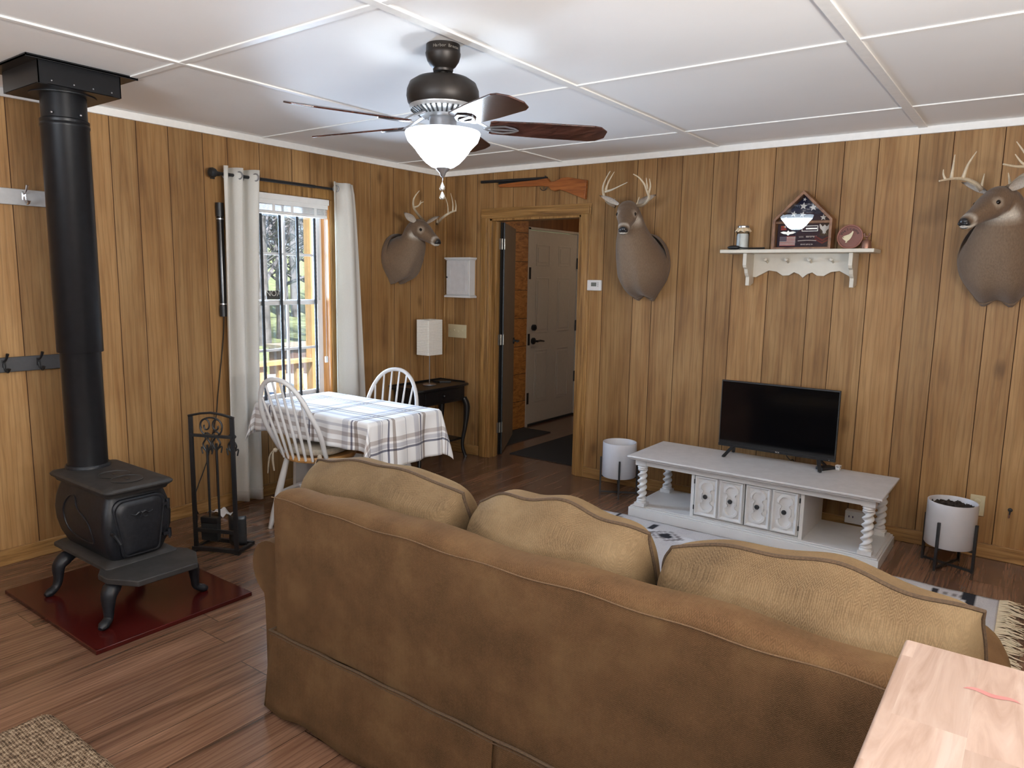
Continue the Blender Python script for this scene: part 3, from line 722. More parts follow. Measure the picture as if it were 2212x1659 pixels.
b = MB(); b.lathe([(.097,1.16),(.099,1.163),(.099,2.19),(.102,2.195),(.102,2.205),(.099,2.21),(.101,2.215),(.101,2.225),(.094,2.23),(.094,2.36)], (.575,YC,0), 40); b.build('upper_pipe', M['pipe'], o)
for ang in (-.9,.3): b = MB(); b.ell((.575+.1*math.cos(ang),YC+.1*math.sin(ang),2.245),.006,8,6); b.build('screw', M['nickel'], o)
o = thing('ceiling_support_box', 'black square metal box on the ceiling around the stove pipe', 'support box', (.575,YC,2.335))
b = MB(); x0,x1,y0,y1 = .388,.762,YC-.172,YC+.172
for lo, hi in (((x0,y0,2.335),(x0+.004,y1,2.43)),((x1-.004,y0,2.335),(x1,y1,2.43)),((x0,y0,2.335),(x1,y0+.004,2.43)),((x0,y1-.004,2.335),(x1,y1,2.43))): b.box(lo, hi)
b.build('box_sides', M['pipe'], o, smooth=0)
b = MB(); n = 40; R_ = .108; outer = []; inner = []
for i in range(n):
    a = 2*PI*i/n+PI/4; c_, s_ = math.cos(a), math.sin(a); k_ = 1/max(abs(c_)/.187, abs(s_)/.172)
    outer.append((.575+c_*k_,YC+s_*k_,2.336)); inner.append((.575+R_*c_,YC+R_*s_,2.336))
b.loft([outer, inner], cap=False); b.build('box_bottom', M['pipe'], o, smooth=0, solid=.003)
b = MB(); b.box((.335,-3.5,2.428),(.79,-3.035,2.433)); b.box((.335,-3.5,2.428),(.79,-3.496,2.4385)); b.box((.786,-3.5,2.424),(.79,-3.035,2.4385)); b.build('flange', M['pipe'], o, smooth=0)
b = MB(); b.lathe([(.104,2.332),(.135,2.330),(.135,2.334)], (.575,YC,0), 40); b.build('trim_ring', M['blk'], o)
for yy in (-.12,-.03,.05,.13): b = MB(); b.ell((.762,YC+yy,2.352),.004,8,6); b.build('screw', M['nickel'], o)

# ------------------------------------------------------------------ fireplace tool set (local frame: a along the front, d back, z)
ts = thing('tool_stand', 'black wrought iron fireplace tool stand beside the left curtain', 'tool stand', (.70,-2.69,0), math.atan2(.11,.235))
def L(a, d, z): return (a, d, z)
hw = .125; b = MB()
for s_ in (-1,1):
    b.bar((s_*hw,0,.012),(s_*hw,0,.775),.022,.012,upv=(0,1,0))
b.tube([( -hw-.01,0,.772),(-hw*.5,0,.788),(0,0,.795),(hw*.5,0,.788),(hw+.01,0,.772)], .011, 6, flat=.6); b.bar((-hw,0,.665),(hw,0,.665),.02,.014)
b.build('frame', M['blk'], ts, world=False, smooth=30)
b = MB()
for s_ in (-1,1):
    P = [(s_*(.068*math.cos(t)*(1-t/8.4)-.0)+ (0), -.002, .725+.038*math.sin(t)*(1-t/8.4)) for t in [i*.25 for i in range(2,26)]]
    P = [(s_*.032+s_*(.034*(1-t/9)*math.cos(t)), -.002, .722+.044*(1-t/9)*math.sin(t)) for t in [1.2+i*.28 for i in range(-9,20)]]
    b.tube(P, .0045, 6)
b.tube([(.066*math.cos(t),0,.722+.046*math.sin(t)) for t in [i*PI/12-.4 for i in range(16)]], .005, 6)
b.build('scroll', M['blk'], ts, world=False)
b = MB(); b.box((-hw-.02,-.012,.008),(hw+.02,.012,.028)); b.box((-hw-.02,.13,.008),(hw+.02,.15,.028)); b.box((-hw-.02,-.012,.008),(-hw,.15,.024)); b.box((hw,-.012,.008),(hw+.02,.15,.024)); b.box((-hw,-.006,.115),(hw,.006,.135))
b.build('base', M['blk'], ts, world=False, smooth=0)
for xx in (-hw-.005,hw+.005):
    b = MB(); b.box((xx-.014,-.014,0),(xx+.014,.014,.012)); b.build('foot', M['blk'], ts, world=False, smooth=0)
TM = Matrix.Translation((.70,-2.69,0)) @ Matrix.Rotation(math.atan2(.11,.235), 4, 'Z')
def tool(name, label, a, d, kind):
    o = bpy.data.objects.new(name, None); COL.objects.link(o); o.matrix_world = TM @ Matrix.Translation((a,d,.0)); o.location.z = .0
    ORG[o.name] = V((0,0,0)); settag(o, label, 'fireplace tool')
    b = MB(); b.tube([(0,0,.16),(0,0,.60)], .0065, 8); b.build('shaft', M['blk'], o, world=False)
    b = MB()
    for s_ in (-1,1):
        b.tube(smoothpath([(0,0,.555),(s_*.024,0,.60),(s_*.006,0,.635),(s_*.020,0,.655),(s_*.002,0,.668)],5), .005, 6)
        b.tube(smoothpath([(0,0,.56),(s_*.034,0,.585),(s_*.028,0,.548)],4), .004, 6)
    b.build('handle', M['blk'], o, world=False)
    if kind == 'shovel':
        b = MB(); b.grid(lambda u, v: (-.055+.11*u+(.006 if 0 else 0), .028*(1-(2*u-1)**2)*-1+.02, .20-.17*v), 10, 6); b.build('pan', plain('dull_steel', (.05,.055,.06), .35, .6), o, world=False, solid=.003)
    elif kind == 'brush':
        b = MB(); b.box((-.052,-.018,.15),(.052,.018,.185)); b.build('brush_head', M['blk'], o, world=False, bev=.004)
        b = MB(); b.box((-.05,-.015,.05),(.05,.015,.15)); b.build('bristles', plain('black_bristle', (.01,.01,.01), .9, 0, .6, 200, .8), o, world=False, smooth=0)
    elif kind == 'poker':
        b = MB(); b.tube([(0,0,.16),(0,0,.03)], [.0065,.003], 8); b.tube([(0,0,.09),(.02,0,.08),(.022,0,.055)], [.005,.004,.002], 6); b.build('hook', M['blk'], o, world=False)
    else:
        b = MB()
        for s_ in (-1,1): b.tube([(0,0,.16),(s_*.014,0,.11),(s_*.004,0,.035)], [.006,.005,.003], 6)
        b.build('jaw', M['blk'], o, world=False)
    return o
tool('fireplace_brush', 'black fireplace brush hanging at the left of the tool stand', -.068, .055, 'brush')
tool('fireplace_shovel', 'dark steel fireplace shovel hanging at the right of the tool stand', .085, .06, 'shovel')
tool('fireplace_poker', 'thin black fireplace poker hanging behind the brush in the tool stand', -.04, .10, 'poker')

# cord, bar fixture, scrap of paper
b = MB(); b.cyl((.03,-2.168,1.29),(.03,-2.168,1.975),.021,seg=16); o = thing('bar_heater', 'slim black upright tube fixture on the wall left of the curtain', 'wall fixture', (.03,-2.168,1.27))
b.build('tube_body', M['blkgloss'], o)
for z0, z1 in ((1.27,1.34),(1.90,1.985)): b = MB(); b.cyl((.03,-2.168,z0),(.03,-2.168,z1),.025,seg=16); b.box((0,-2.18,z0+.02),(.03,-2.156,z1-.02)); b.build('end_cap', M['blk'], o)
for zz in (1.35,1.885): b = MB(); b.cyl((.03,-2.168,zz-.004),(.03,-2.168,zz+.004),.0225,seg=16); b.build('clip', M['nickel'], o)
b = MB(); P = [(.03,-2.168,1.272)] + [tuple(on(0,.02,*q)) for q in ((483,720),(478,780),(471,850),(467,900),(455,960),(446,1000))] + [(.022,-2.42,.12),(.022,-2.40,.006)]
b.tube(smoothpath(P,5), .0035, 6); settag(b.build('power_cord', M['rubber']), 'thin black cord hanging down the wall from the black tube fixture', 'cord')
b = MB()
def pap(u, v): return V((.065+.13*u, -2.365+.075*v+.03*u, .012+.03*math.sin(PI*u)*(.6+.4*math.sin(7*v+5*u))+.010*math.sin(11*u+9*v)))
b.grid(pap, 14, 8); settag(b.build('crumpled_paper', M['paper'], solid=.002), 'small scrap of crumpled white paper on the floor behind the tool stand', 'paper')

# ------------------------------------------------------------------ coat racks
def hookpiece(b, y, z, s=1, chrome=False):
    b.box((.018,y-.009*s,z-.02*s),(.024,y+.009*s,z+.02*s))
    b.tube(smoothpath([(.022,y,z+.01*s),(.045,y+.003,z+.022*s),(.062,y+.006,z+.052*s)],4), lerps([.0055*s,.005*s,.008*s],4), 8)
    b.tube(smoothpath([(.022,y,z-.005*s),(.034,y,z-.032*s),(.056,y+.004,z-.042*s),(.066,y+.006,z-.024*s)],4), lerps([.0055*s,.005*s,.005*s,.009*s],4), 8)
def rack(name, label, z0, z1, m, hm, ys, tilt=0):
    o = thing(name, label, 'coat rack', (0,-3.7,z0))
    b = MB(); b.box((0,-4.3,z0),(.02,-3.137,z1)); b.build('board', m, o, bev=.004, smooth=0)
    for y in ys: b = MB(); hookpiece(b, y, (z0+z1)/2+.008); b.build('coat_hook', hm, o)
rack('coat_rack', 'pale grey coat rack board with a chrome hook high left of the stove pipe', 1.872, 1.953, M['lightgrey'], M['chrome'], (-3.262,-3.56,-3.86,-4.14))
rack('coat_rack', 'dark grey coat rack board with black hooks low left of the stove pipe', 1.020, 1.097, M['grey'], M['blk'], (-3.252,-3.412,-3.572,-3.732,-3.892,-4.052))

# ------------------------------------------------------------------ curtains, rod, blind, straps
o = thing('curtain_rod', 'black curtain rod with round end knobs above the window', 'curtain rod', (.08,-1.65,2.158))
b = MB(); b.cyl((.08,-2.205,2.158),(.08,-1.46,2.158),.0105,seg=14); b.cyl((.08,-1.47,2.158),(.08,-1.20,2.158),.008,seg=14); b.build('rod', M['blk'], o)
for yy, s_ in ((-2.2,-1),):
    b = MB(); b.lathe([(.009,0),(.013,.006),(.013,.014),(.026,.022),(.031,.04),(.027,.056),(.012,.066),(.001,.068)], (.08,yy,2.158), 20, ax=Matrix(((1,0,0),(0,0,s_),(0,-s_,0)))); b.build('finial', M['blk'], o)
for yy in (-2.192,-1.215): b = MB(); b.box((0,yy-.014,2.13),(.006,yy+.014,2.19)); b.bar((.005,yy,2.15),(.08,yy,2.147),.012,.008); b.build('bracket', M['blk'], o)
def curtain(name, label, y0t, y1t, y0b, y1b, zt, zb, waves, ph, amp, ambot, rings, xb=.082):
    o = thing(name, label, 'curtain', (.08,(y0t+y1t)/2,zb))
    b = MB()
    def fn(u, v):
        e = v**.6; y = (y0t+(y1t-y0t)*u)*(1-e)+(y0b+(y1b-y0b)*u)*e
        a = amp*(1-v)+ambot*v
        x = xb+a*math.sin(2*PI*waves*u+ph+.5*math.sin(3*v))+.006*math.sin(9*u+5*v)
        return V((max(x,.026), y+.01*math.sin(2*PI*waves*2*u)*(1-v)*.6, zt+(zb-zt)*v+.006*math.sin(6*u)*v))
    b.grid(fn, 72, 30); b.build('panel', M['curtain'], o, smooth=180, solid=.003)
    b = MB()
    for v in (.968,): b.tube([fn(i/60, v)+V((.003,0,0)) for i in range(61)], .0022, 5)
    b.build('hem', M['curtain'], o)
    for u in rings:
        p = fn(u, (zt-2.158)/(zt-zb)); q = MB(); q.tube([p+V((.001, .0+.022*math.cos(t)*.35, .022*math.sin(t))) + V((.022*math.cos(t)*.94,0,0)) for t in [i*2*PI/24 for i in range(24)]], .0045, 6, loop=True); q.build('grommet', M['nickel'], o)
curtain('curtain', 'white grommet curtain gathered at the left of the window, reaching the floor', -2.185, -1.905, -2.205, -1.945, 2.205, .03, 2.5, .9, .045, .032, (.2,.4,.62,.8))
curtain('curtain', 'white grommet curtain at the right of the window, its foot behind the table', -1.335, -1.125, -1.33, -1.0, 2.205, .06, 1.5, 2.0, .024, .036, (.12,), .112)
o = thing('window_blind', 'white slatted blind drawn up to the top of the window', 'blind', (-.03,-1.59,1.99))
b = MB(); b.box((-.055,-1.885,2.015),(.012,-1.29,2.066)); b.box((.010,-1.893,2.045),(.016,-1.282,2.092)); b.build('headrail', M['vinyl'], o, bev=.002, smooth=0)
for i in range(7): b = MB(); b.box((-.048,-1.88,1.972+.0062*i),(.004,-1.295,1.9752+.0062*i)); b.build('slat', M['vinyl'], o, smooth=0)
b = MB(); b.box((-.05,-1.88,1.952),(.006,-1.295,1.971)); b.build('bottom_rail', M['vinyl'], o, bev=.003, smooth=0)
for yy in (-1.75,-1.60,-1.40): b = MB(); b.box((.004,yy-.011,1.955),(.0065,yy+.011,2.018)); b.build('ladder_tape', M['vinyl'], o, smooth=0)
b = MB(); b.tube([(.004,-1.318,2.02),(.004,-1.322,1.2),(.003,-1.323,.93)], .0016, 5); b.box((-.004,-1.334,.90),(.010,-1.314,.945)); b.build('pull_cord', M['vinyl'], o)
names = ('leftmost','second from left','third from left','rightmost')
for i, q in enumerate(((559,470,577,830),(600,470,616,830),(638,470,653,840),(676,470,688,840))):
    a = on(0,-.048,q[0],q[1]); e = on(0,-.048,q[2],q[3]); b = MB(); n = 90; zt = 1.951; ze = .66
    y_ = (a.y+e.y)/2
    rings = []
    for j in range(n+1):
        z = zt+(ze-zt)*j/n; w = .0095+(.0012 if j % 2 else 0); rings.append([(-.048-.004,y_-w,z),(-.048+.004,y_-w,z),(-.048+.004,y_+w,z),(-.048-.004,y_+w,z)])
    b.loft(rings); settag(b.build('ribbed_strap', M['strap'], smooth=0), 'ribbed black strap hanging in the window, %s of the four' % names[i], 'strap', 'black straps across the window')
p = on(0,-.115,576,628); q = on(0,-.115,605.5,646); o = thing('window_decal', 'small dark rectangular decal with three letters on the upper pane', 'decal', (-.108,(p.y+q.y)/2,q.z))
b = MB(); b.box((-.117,p.y,q.z),(-.1155,q.y,p.z)); b.build('decal_card', M['sticker'], o, smooth=0)
text('NOA', .058, (-.1150,(p.y+q.y)/2,q.z+.022), (0,1,0), (0,0,1), M['stickert'], o, 'letters', .0003)

# ------------------------------------------------------------------ dining table, cloth, chairs
TX0, TX1, TY0, TY1, TZ = .255, 1.305, -2.105, -1.51, .722
TC = (TY0+TY1)/2
t = thing('dining_table', 'white trestle dining table under the plaid cloth by the window', 'table', (.78,TC,0))
b = MB(); b.box((TX0+.004,TY0+.004,TZ-.026),(TX1-.004,TY1-.004,TZ)); b.build('tabletop', M['white'], t, bev=.006)
for xx in (.42,1.12):
    b = MB()
    poly = [(-.15,.06),(-.15,.02),(.15,.02),(.15,.06),(.135,.34),(.125,.50),(.14,.66),(.16,.695),(-.16,.695),(-.14,.66),(-.125,.50),(-.135,.34)]
    hole = [(-.022,.30),(.022,.30),(.022,.37),(.015,.39),(0,.396),(-.015,.39),(-.022,.37)]
    # panel with a slot: built from four pieces around the slot
    L_ = [(-.15,.02),(-.022,.02),(-.022,.695),(-.16,.695),(-.14,.66),(-.125,.50),(-.135,.34)]
    b.prism(L_, (xx-.014,TC,0), (0,1,0), (0,0,1), (.028,0,0)); b.prism([(-a,z) for a, z in reversed(L_)], (xx-.014,TC,0), (0,1,0), (0,0,1), (.028,0,0))
    b.box((xx-.014,TC-.022,.02),(xx+.014,TC+.022,.30)); b.box((xx-.014,TC-.022,.39),(xx+.014,TC+.022,.695)); b.box((xx-.03,TC-.20,0),(xx+.03,TC+.20,.022))
    b.build('trestle', M['white'], t, smooth=0)
b = MB(); b.box((.43,TC-.012,.17),(1.11,TC+.012,.25)); b.build('stretcher', M['white'], t, bev=.003, smooth=0)
b = MB(); WX, WY = TX1-TX0, TY1-TY0; ov = (.20,.285,.172,.20)  # left, right, near, far overhang
rp = random.Random(3)
def cloth(u, v):
    s_ = -ov[0]+u*(WX+ov[0]+ov[1]); r_ = -ov[2]+v*(WY+ov[2]+ov[3])
    dx = s_-WX if s_ > WX else (s_ if s_ < 0 else 0); dy = r_-WY if r_ > WY else (r_ if r_ < 0 else 0)
    x = min(max(s_,0),WX); y = min(max(r_,0),WY); z = TZ+.004; ax_, ay = abs(dx), abs(dy)
    if ax_ or ay:
        rr = math.hypot(ax_, ay); sx = 1 if dx > 0 else -1; sy = 1 if dy > 0 else -1
        if ax_ and ay:
            a = math.atan2(ay, ax_); fin = math.sin(2*a)**2
            rad = .006+rr*(.045+.20*fin); x += sx*math.cos(a)*rad; y += sy*math.sin(a)*rad; z -= rr*(.985-.05*fin)
            tw = .22*rr*fin; x += -sx*math.sin(a)*tw*.5; y += sy*math.cos(a)*tw*.5
        else:
            rip = .012*min(1,rr/.15)*math.sin((y if ax_ else x)*17+1.0+(2 if ax_ else 0))+.008*min(1,rr/.15)*math.sin((y if ax_ else x)*37)
            rad = .006+rr*.045+rip
            if ax_: x += sx*rad
            else: y += sy*rad
            z -= rr*.992
        z -= 0
    else: z += .0012*math.sin(14*s_+9*r_)*math.sin(11*r_)
    return V((TX0+x, TY0+y, z))
b.grid(cloth, 100, 72, uvf=lambda u, v: (-ov[0]+u*(WX+ov[0]+ov[1]), -ov[2]+v*(WY+ov[2]+ov[3])))
settag(b.build('tablecloth', M['plaid'], smooth=180, solid=.0025, fix=False), 'white tablecloth with grey and tan plaid stripes hanging over the dining table', 'tablecloth')
def windsor():
    o = thing('windsor_chair', 'x', 'chair', (0,0,0), local=True)
    # local frame: faces +y
    b = MB(); n = 36; rings = []
    def so(r, z): return [((.205*math.cos(a)*(1+.05*math.sin(a)))*r, (.20*math.sin(a)+.01)*r, z) for a in [2*PI*i/n for i in range(n)]]
    rings = [so(.88,.408), so(.97,.415), so(1.0,.426), so(1.0,.436), so(.97,.444), so(.80,.441), so(.5,.436)]
    b.loft(rings); b.build('seat', M['seatwood'], o, world=False)
    rec = math.radians(19.5); hb = .50; yb = -.165
    def bk(w, h, c=0): return V((w, yb-.0-math.sin(rec)*h-c, .438+math.cos(rec)*h))
    P = []
    for i in range(41):
        a = PI*i/40; u = -math.cos(a); h = hb*math.sin(a)**.72; w = math.copysign(abs(u)**.88, u)*(.158+.04*min(1,h/.2)) if i not in (0,40) else math.copysign(.158,u)
        P.append(bk(w, h-.01, 0)+V((0,.045*max(0,1-h/.3)*abs(u),0)))
    b = MB(); b.tube(P, .0135, 10); b.build('back_bow', M['white'], o, world=False)
    for i in range(6):
        w0 = -.105+.21*i/5; w1 = w0*1.32
        hh = hb*math.sin(math.acos(max(-1,min(1,-w1/.198))))**.80-.012
        q = MB(); A_ = bk(w0,-.01)-V((0,.022*(1-(w0/.13)**2),0)); C_ = bk(w1,hh); q.tube([A_, A_.lerp(C_,.35), C_], [.0075,.0088,.006], 8); q.build('spindle', M['white'], o, world=False)
    for sx, sy in ((-1,-1),(1,-1),(-1,1),(1,1)):
        A_ = V((sx*.125, .125*sy+.0, .415)); C_ = V((sx*.20, sy*.195-.005, 0)); q = MB()
        q.tube([A_, A_.lerp(C_,.25), A_.lerp(C_,.5), A_.lerp(C_,.62), A_.lerp(C_,.8), C_], [.015,.019,.021,.0175,.017,.012], 10); q.build('leg', M['white'], o, world=False)
    q = MB()
    for sx in (-1,1): q.tube([(sx*.163,-.162,.21),(sx*.163,0,.215),(sx*.163,.16,.21)], [.009,.013,.009], 8)
    q.tube([(-.163,0,.214),(0,0,.216),(.163,0,.214)], [.009,.013,.009], 8); q.build('stretcher', M['white'], o, world=False)
    return o
ch = windsor(); ch['label'] = 'white windsor chair with oak seat at the near side of the dining table'; ch['group'] = 'windsor chairs at the dining table'
FA = math.radians(100); f_ = V((math.cos(FA), math.sin(FA), 0)); bpos = V((.791,-2.19,0)); c0 = bpos+f_*.175
ch.scale = (1.06,1.06,1.06); ch.location = c0; ch.rotation_euler = (0,0,FA-PI/2)
ch2 = copytree(ch); ch2.scale = (1,1,1); ch2['label'] = 'white windsor chair behind the dining table in front of the black side table'
FB = math.radians(-66); f2 = V((math.cos(FB), math.sin(FB), 0)); b2 = V((.73,-1.405,0)); ch2.location = b2+f2*.165; ch2.rotation_euler = (0,0,FB-PI/2)
t = thing('seat_pad', 'cream tie-on pad on the near windsor chair, pushed under the cloth', 'cushion', (c0.x,c0.y,.470), FA-PI/2)
b = MB()
def pad(r, z): return [(.165*r*math.copysign(abs(math.cos(a))**.7,math.cos(a)), .165*r*math.copysign(abs(math.sin(a))**.7,math.sin(a))+.005, z) for a in [2*PI*i/32 for i in range(32)]]
b.loft([pad(.9,.0), pad(1,.012), pad(1,.028), pad(.93,.042), pad(.6,.05), pad(.2,.046)]); b.build('pad', M['seatcush'], t, world=False)
for sx in (-1,1):
    b = MB()
    for k2, (dx, dz) in enumerate(((-.03,-.12),(.02,-.10))):
        b.tube(smoothpath([(sx*.13,-.15,.02),(sx*.175,-.19,.025),(sx*.185+dx*.5,-.21,-.02),(sx*.185+dx,-.212,dz)],5), lerps([.006,.006,.016,.012],5), 8, flat=.35)
    b.ell((sx*.172,-.19,.022),.014); b.build('tie', M['seatcush'], t, world=False)

# ------------------------------------------------------------------ black side table with lamp
t = thing('side_table', 'black side table with curved legs in the corner by the doorway', 'table', (.19,-.385,0))
b = MB(); pl = [(.02,-.70),(.34,-.70),(.355,-.68),(.365,-.60),(.36,-.385),(.365,-.17),(.355,-.09),(.34,-.07),(.02,-.07)]
b.prism(pl, (0,0,.628), (1,0,0), (0,1,0), (0,0,.02)); b.build('tabletop', M['blackwood'], t, bev=.005)
b = MB(); b.box((.018,-.705,.648),(.026,-.065,.662)); b.box((.018,-.075,.648),(.30,-.067,.660)); b.box((.018,-.703,.648),(.30,-.695,.660)); b.build('gallery_rim', M['blackwood'], t, bev=.003)
b = MB(); b.box((.045,-.665,.50),(.325,-.105,.628)); b.build('apron', M['blackwood'], t, bev=.003)
b = MB(); b.box((.326,-.60,.525),(.333,-.17,.61)); dr = b.build('drawer', M['blackwood'], t, bev=.003); b = MB(); b.ell((.343,-.385,.567),.012); b.build('knob', M['blackwood'], dr)
for xx, yy, sx, sy in ((.05,-.66,-1,-1),(.05,-.11,-1,1),(.32,-.66,1,-1),(.32,-.11,1,1)):
    b = MB(); kx = 0 if sx < 0 else 1
    P = smoothpath([(xx,yy,.52),(xx+.022*sx*kx,yy+.02*sy,.44),(xx+.012*sx*kx,yy+.012*sy,.28),(xx-.006*sx,yy-.006*sy,.12),(xx+.008*sx*kx,yy+.01*sy,.02),(xx+.016*sx*kx,yy+.018*sy,.0)],5)
    b.tube(P, lerps([.027,.028,.020,.015,.016,.02],5), 10); b.build('leg', M['blackwood'], t)
b = MB(); b.box((.055,-.65,.155),(.31,-.12,.172)); b.build('shelf', M['blackwood'], t, bev=.003)
t = thing('table_lamp', 'table lamp with tall white paper shade on the black side table', 'lamp', (.19,-.40,.648))
b = MB(); b.lathe([(.055,.648),(.058,.652),(.054,.658),(.012,.662)], (.19,-.40,0), 28); b.build('base', M['nickel'], t)
b = MB(); b.cyl((.19,-.40,.655),(.19,-.40,1.05),.0035,seg=8); b.build('stem', M['nickel'], t)
b = MB(); rg = []
for i in range(45):
    z = .905+.29*i/44; e = .0018 if i % 2 else 0; h_ = .066+e; rg.append(rrect(.19,-.40,h_,h_*1.28,z,.004,1))
b.loft(rg, cap=False); b.build('lamp_shade', M['lampshade'], t, smooth=0, solid=.0015)
b = MB(); b.bar((.125,-.40,1.19),(.255,-.40,1.19),.004,.003); b.bar((.19,-.48,1.19),(.19,-.32,1.19),.004,.003); b.cyl((.19,-.40,1.02),(.19,-.40,1.10),.014,seg=12); b.build('shade_frame', M['nickel'], t)
b = MB(); b.prism([(.07,-.23),(.16,-.24),(.22,-.16),(.10,-.13)], (0,0,.6485), (1,0,0), (0,1,0), (0,0,.012)); settag(b.build('book', M['rubber'], bev=.002), 'thin dark booklet lying on the black side table behind the lamp', 'book')
b = MB(); P = [(.08+.05*math.cos(t_*1.1)+.012*math.sin(t_*3), -.32+.07*math.sin(t_*1.1)+.02*math.sin(t_*2.3), .006+.002*t_+.012*math.sin(t_*1.7)**2) for t_ in [i*.3 for i in range(50)]]
b.tube(P, .0035, 6); settag(b.build('coiled_cord', plain('tan_cord', srgb(150,130,100), .6)), 'loosely coiled tan cord on the floor under the black side table', 'cord')

# ------------------------------------------------------------------ wall cabinet, switches, thermostat, toy gun
t = thing('wall_cabinet', 'small white wall cabinet hung beside the doorway casing', 'cabinet', (.225,-.04,1.375))
b = MB(); b.box((.095,-.075,1.392),(.345,0,1.698)); b.build('carcass', M['white'], t, bev=.002, smooth=0)
b = MB(); b.box((.075,-.092,1.698),(.365,0,1.714)); b.box((.083,-.086,1.69),(.357,0,1.698)); b.box((.075,-.092,1.374),(.365,0,1.390)); b.box((.083,-.086,1.39),(.357,0,1.397)); b.build('cornice_and_foot', M['white'], t, bev=.004, smooth=0)
b = MB(); b.box((.100,-.086,1.40),(.340,-.075,1.687)); b.box((.100,-.090,1.40),(.14,-.086,1.687)); b.box((.30,-.090,1.40),(.34,-.086,1.687)); b.box((.14,-.090,1.40),(.30,-.086,1.44)); b.box((.14,-.090,1.647),(.30,-.086,1.687)); d_ = b.build('cabinet_door', M['whitebrush'], t, bev=.0015, smooth=0)
b = MB(); b.ell((.108,-.097,1.545),.008); b.build('knob', M['blk'], d_)
t = thing('light_switch', 'wide ivory switch plate with four toggles below the wall cabinet', 'light switch', (.152,-.004,1.02))
b = MB(); b.box((.048,-.007,1.022),(.256,0,1.137)); b.build('plate', M['ivory'], t, bev=.003, smooth=0)
for i in range(4): b = MB(); b.box((.077+.046*i-.005,-.018,1.072+(.008 if i % 2 else 0)),(.077+.046*i+.005,-.006,1.086+(.008 if i % 2 else 0))); b.build('toggle', M['ivory'], t, bev=.0015, smooth=0)
t = thing('thermostat', 'white thermostat with a grey display on the wall right of the doorway', 'thermostat', (1.523,-.012,1.462))
b = MB(); b.box((1.463,-.026,1.463),(1.583,0,1.544)); b.build('housing', M['plasticw'], t, bev=.007, smooth=0, seg=3)
b = MB(); b.box((1.50,-.0275,1.496),(1.545,-.0255,1.525)); b.build('display', plain('lcd_grey', srgb(110,114,108), .3), t, smooth=0)
for i in range(3):
    b = MB(); b.box((1.553,-.0285,1.494+.012*i),(1.563,-.0255,1.501+.012*i)); b.build('button', M['lightgrey'], t, bev=.001, smooth=0)
t = thing('toy_rifle', 'wooden toy rifle with black barrel hung above the doorway', 'toy rifle', (.93,-.03,2.14))
def gp(*pts): return [(q.x, q.z) for q in (on(1,-.03,*p_) for p_ in pts)]
b = MB(); b.prism(gp((1183,385),(1189,393),(1199,392),(1216,384),(1228,383),(1268,389),(1265,431),(1252,426),(1226,415),(1209,410),(1199,413),(1192,411),(1187,404),(1170,402),(1120,404),(1080,405),(1077,399),(1120,393),(1160,389)), (0,-.042,0), (1,0,0), (0,0,1), (0,.03,0)); b.build('stock', M['gunwood'], t, bev=.004, smooth=0)
A_ = on(1,-.028,1040,393.5); C_ = on(1,-.028,1182,385)
b = MB(); b.cyl(A_, C_, .012, seg=14); b.cyl(A_.lerp(C_,.28)-V((0,0,.020)), C_-V((0,0,.020)), .008, seg=10); b.cyl(C_-V((.02,0,-.008)), C_-V((.015,0,-.02)), .005, seg=8); b.build('barrel', M['blk'], t)
p_ = on(1,-.028,1174,408); b = MB(); b.tube([p_+V((.03*math.cos(a),0,.024*math.sin(a)+.012)) for a in [PI+i*PI/12 for i in range(13)]], .003, 6); b.tube([p_+V((0,0,.014)), p_+V((.004,0,-.004))], .003, 6); b.build('trigger_guard', M['blk'], t)

# ------------------------------------------------------------------ shelf and what stands on it
ZS = 1.752; t = thing('wall_shelf', 'cream wall shelf with scalloped apron and pegs on the television wall', 'shelf', (3.02,-.1,1.55))
b = MB(); b.box((2.555,-.205,ZS-.022),(3.468,0,ZS)); b.build('board', M['shelfc'], t, bev=.004, smooth=0)
sc_ = [(2.70,ZS-.022),(2.70,ZS-.17)]
for x_, z_ in ((2.76,-.172),(2.80,-.15),(2.84,-.128),(2.89,-.135),(2.93,-.160),(2.97,-.158),(3.0,-.138),(3.03,-.150),(3.055,-.172),(3.08,-.150),(3.11,-.138),(3.14,-.158),(3.18,-.160),(3.22,-.135),(3.27,-.128),(3.31,-.15),(3.35,-.172)): sc_.append((x_-.02, ZS+z_))
sc_ += [(3.345,ZS-.17),(3.345,ZS-.022)]
b = MB(); b.prism(sc_, (0,-.022,0), (1,0,0), (0,0,1), (0,.02,0)); b.build('apron', M['shelfc'], t, bev=.002, smooth=30)
for xx in (2.695,3.325):
    b = MB(); pr = [(0,0),(-.165,0),(-.165,-.075),(-.155,-.09),(-.13,-.10),(-.12,-.125),(-.105,-.14),(-.09,-.15),(-.09,-.205),(-.055,-.205),(0,-.19)]
    b.prism([(a,z_) for a, z_ in pr], (xx,0,ZS-.022), (0,1,0), (0,0,1), (.024,0,0)); b.build('bracket', M['shelfc'], t, bev=.003, smooth=0)
for xx in (2.81,2.94,3.08,3.21): b = MB(); b.lathe([(.007,0),(.006,.02),(.006,.035),(.011,.045),(.011,.055),(.004,.06)], (xx,-.022,ZS-.075), 12, ax=Matrix(((1,0,0),(0,.3,-.95),(0,.95,.3)))); b.build('peg', M['shelfc'], t)
t = thing('jar', 'glass jar with white filling and burlap ruffle at the left end of the shelf', 'jar', (2.665,-.10,ZS))
b = MB(); b.lathe([(.036,ZS+.001),(.041,ZS+.006),(.041,ZS+.115),(.034,ZS+.128),(.034,ZS+.15)], (2.665,-.10,0), 28, cap=False); b.build('glass', M['jarglass'], t)
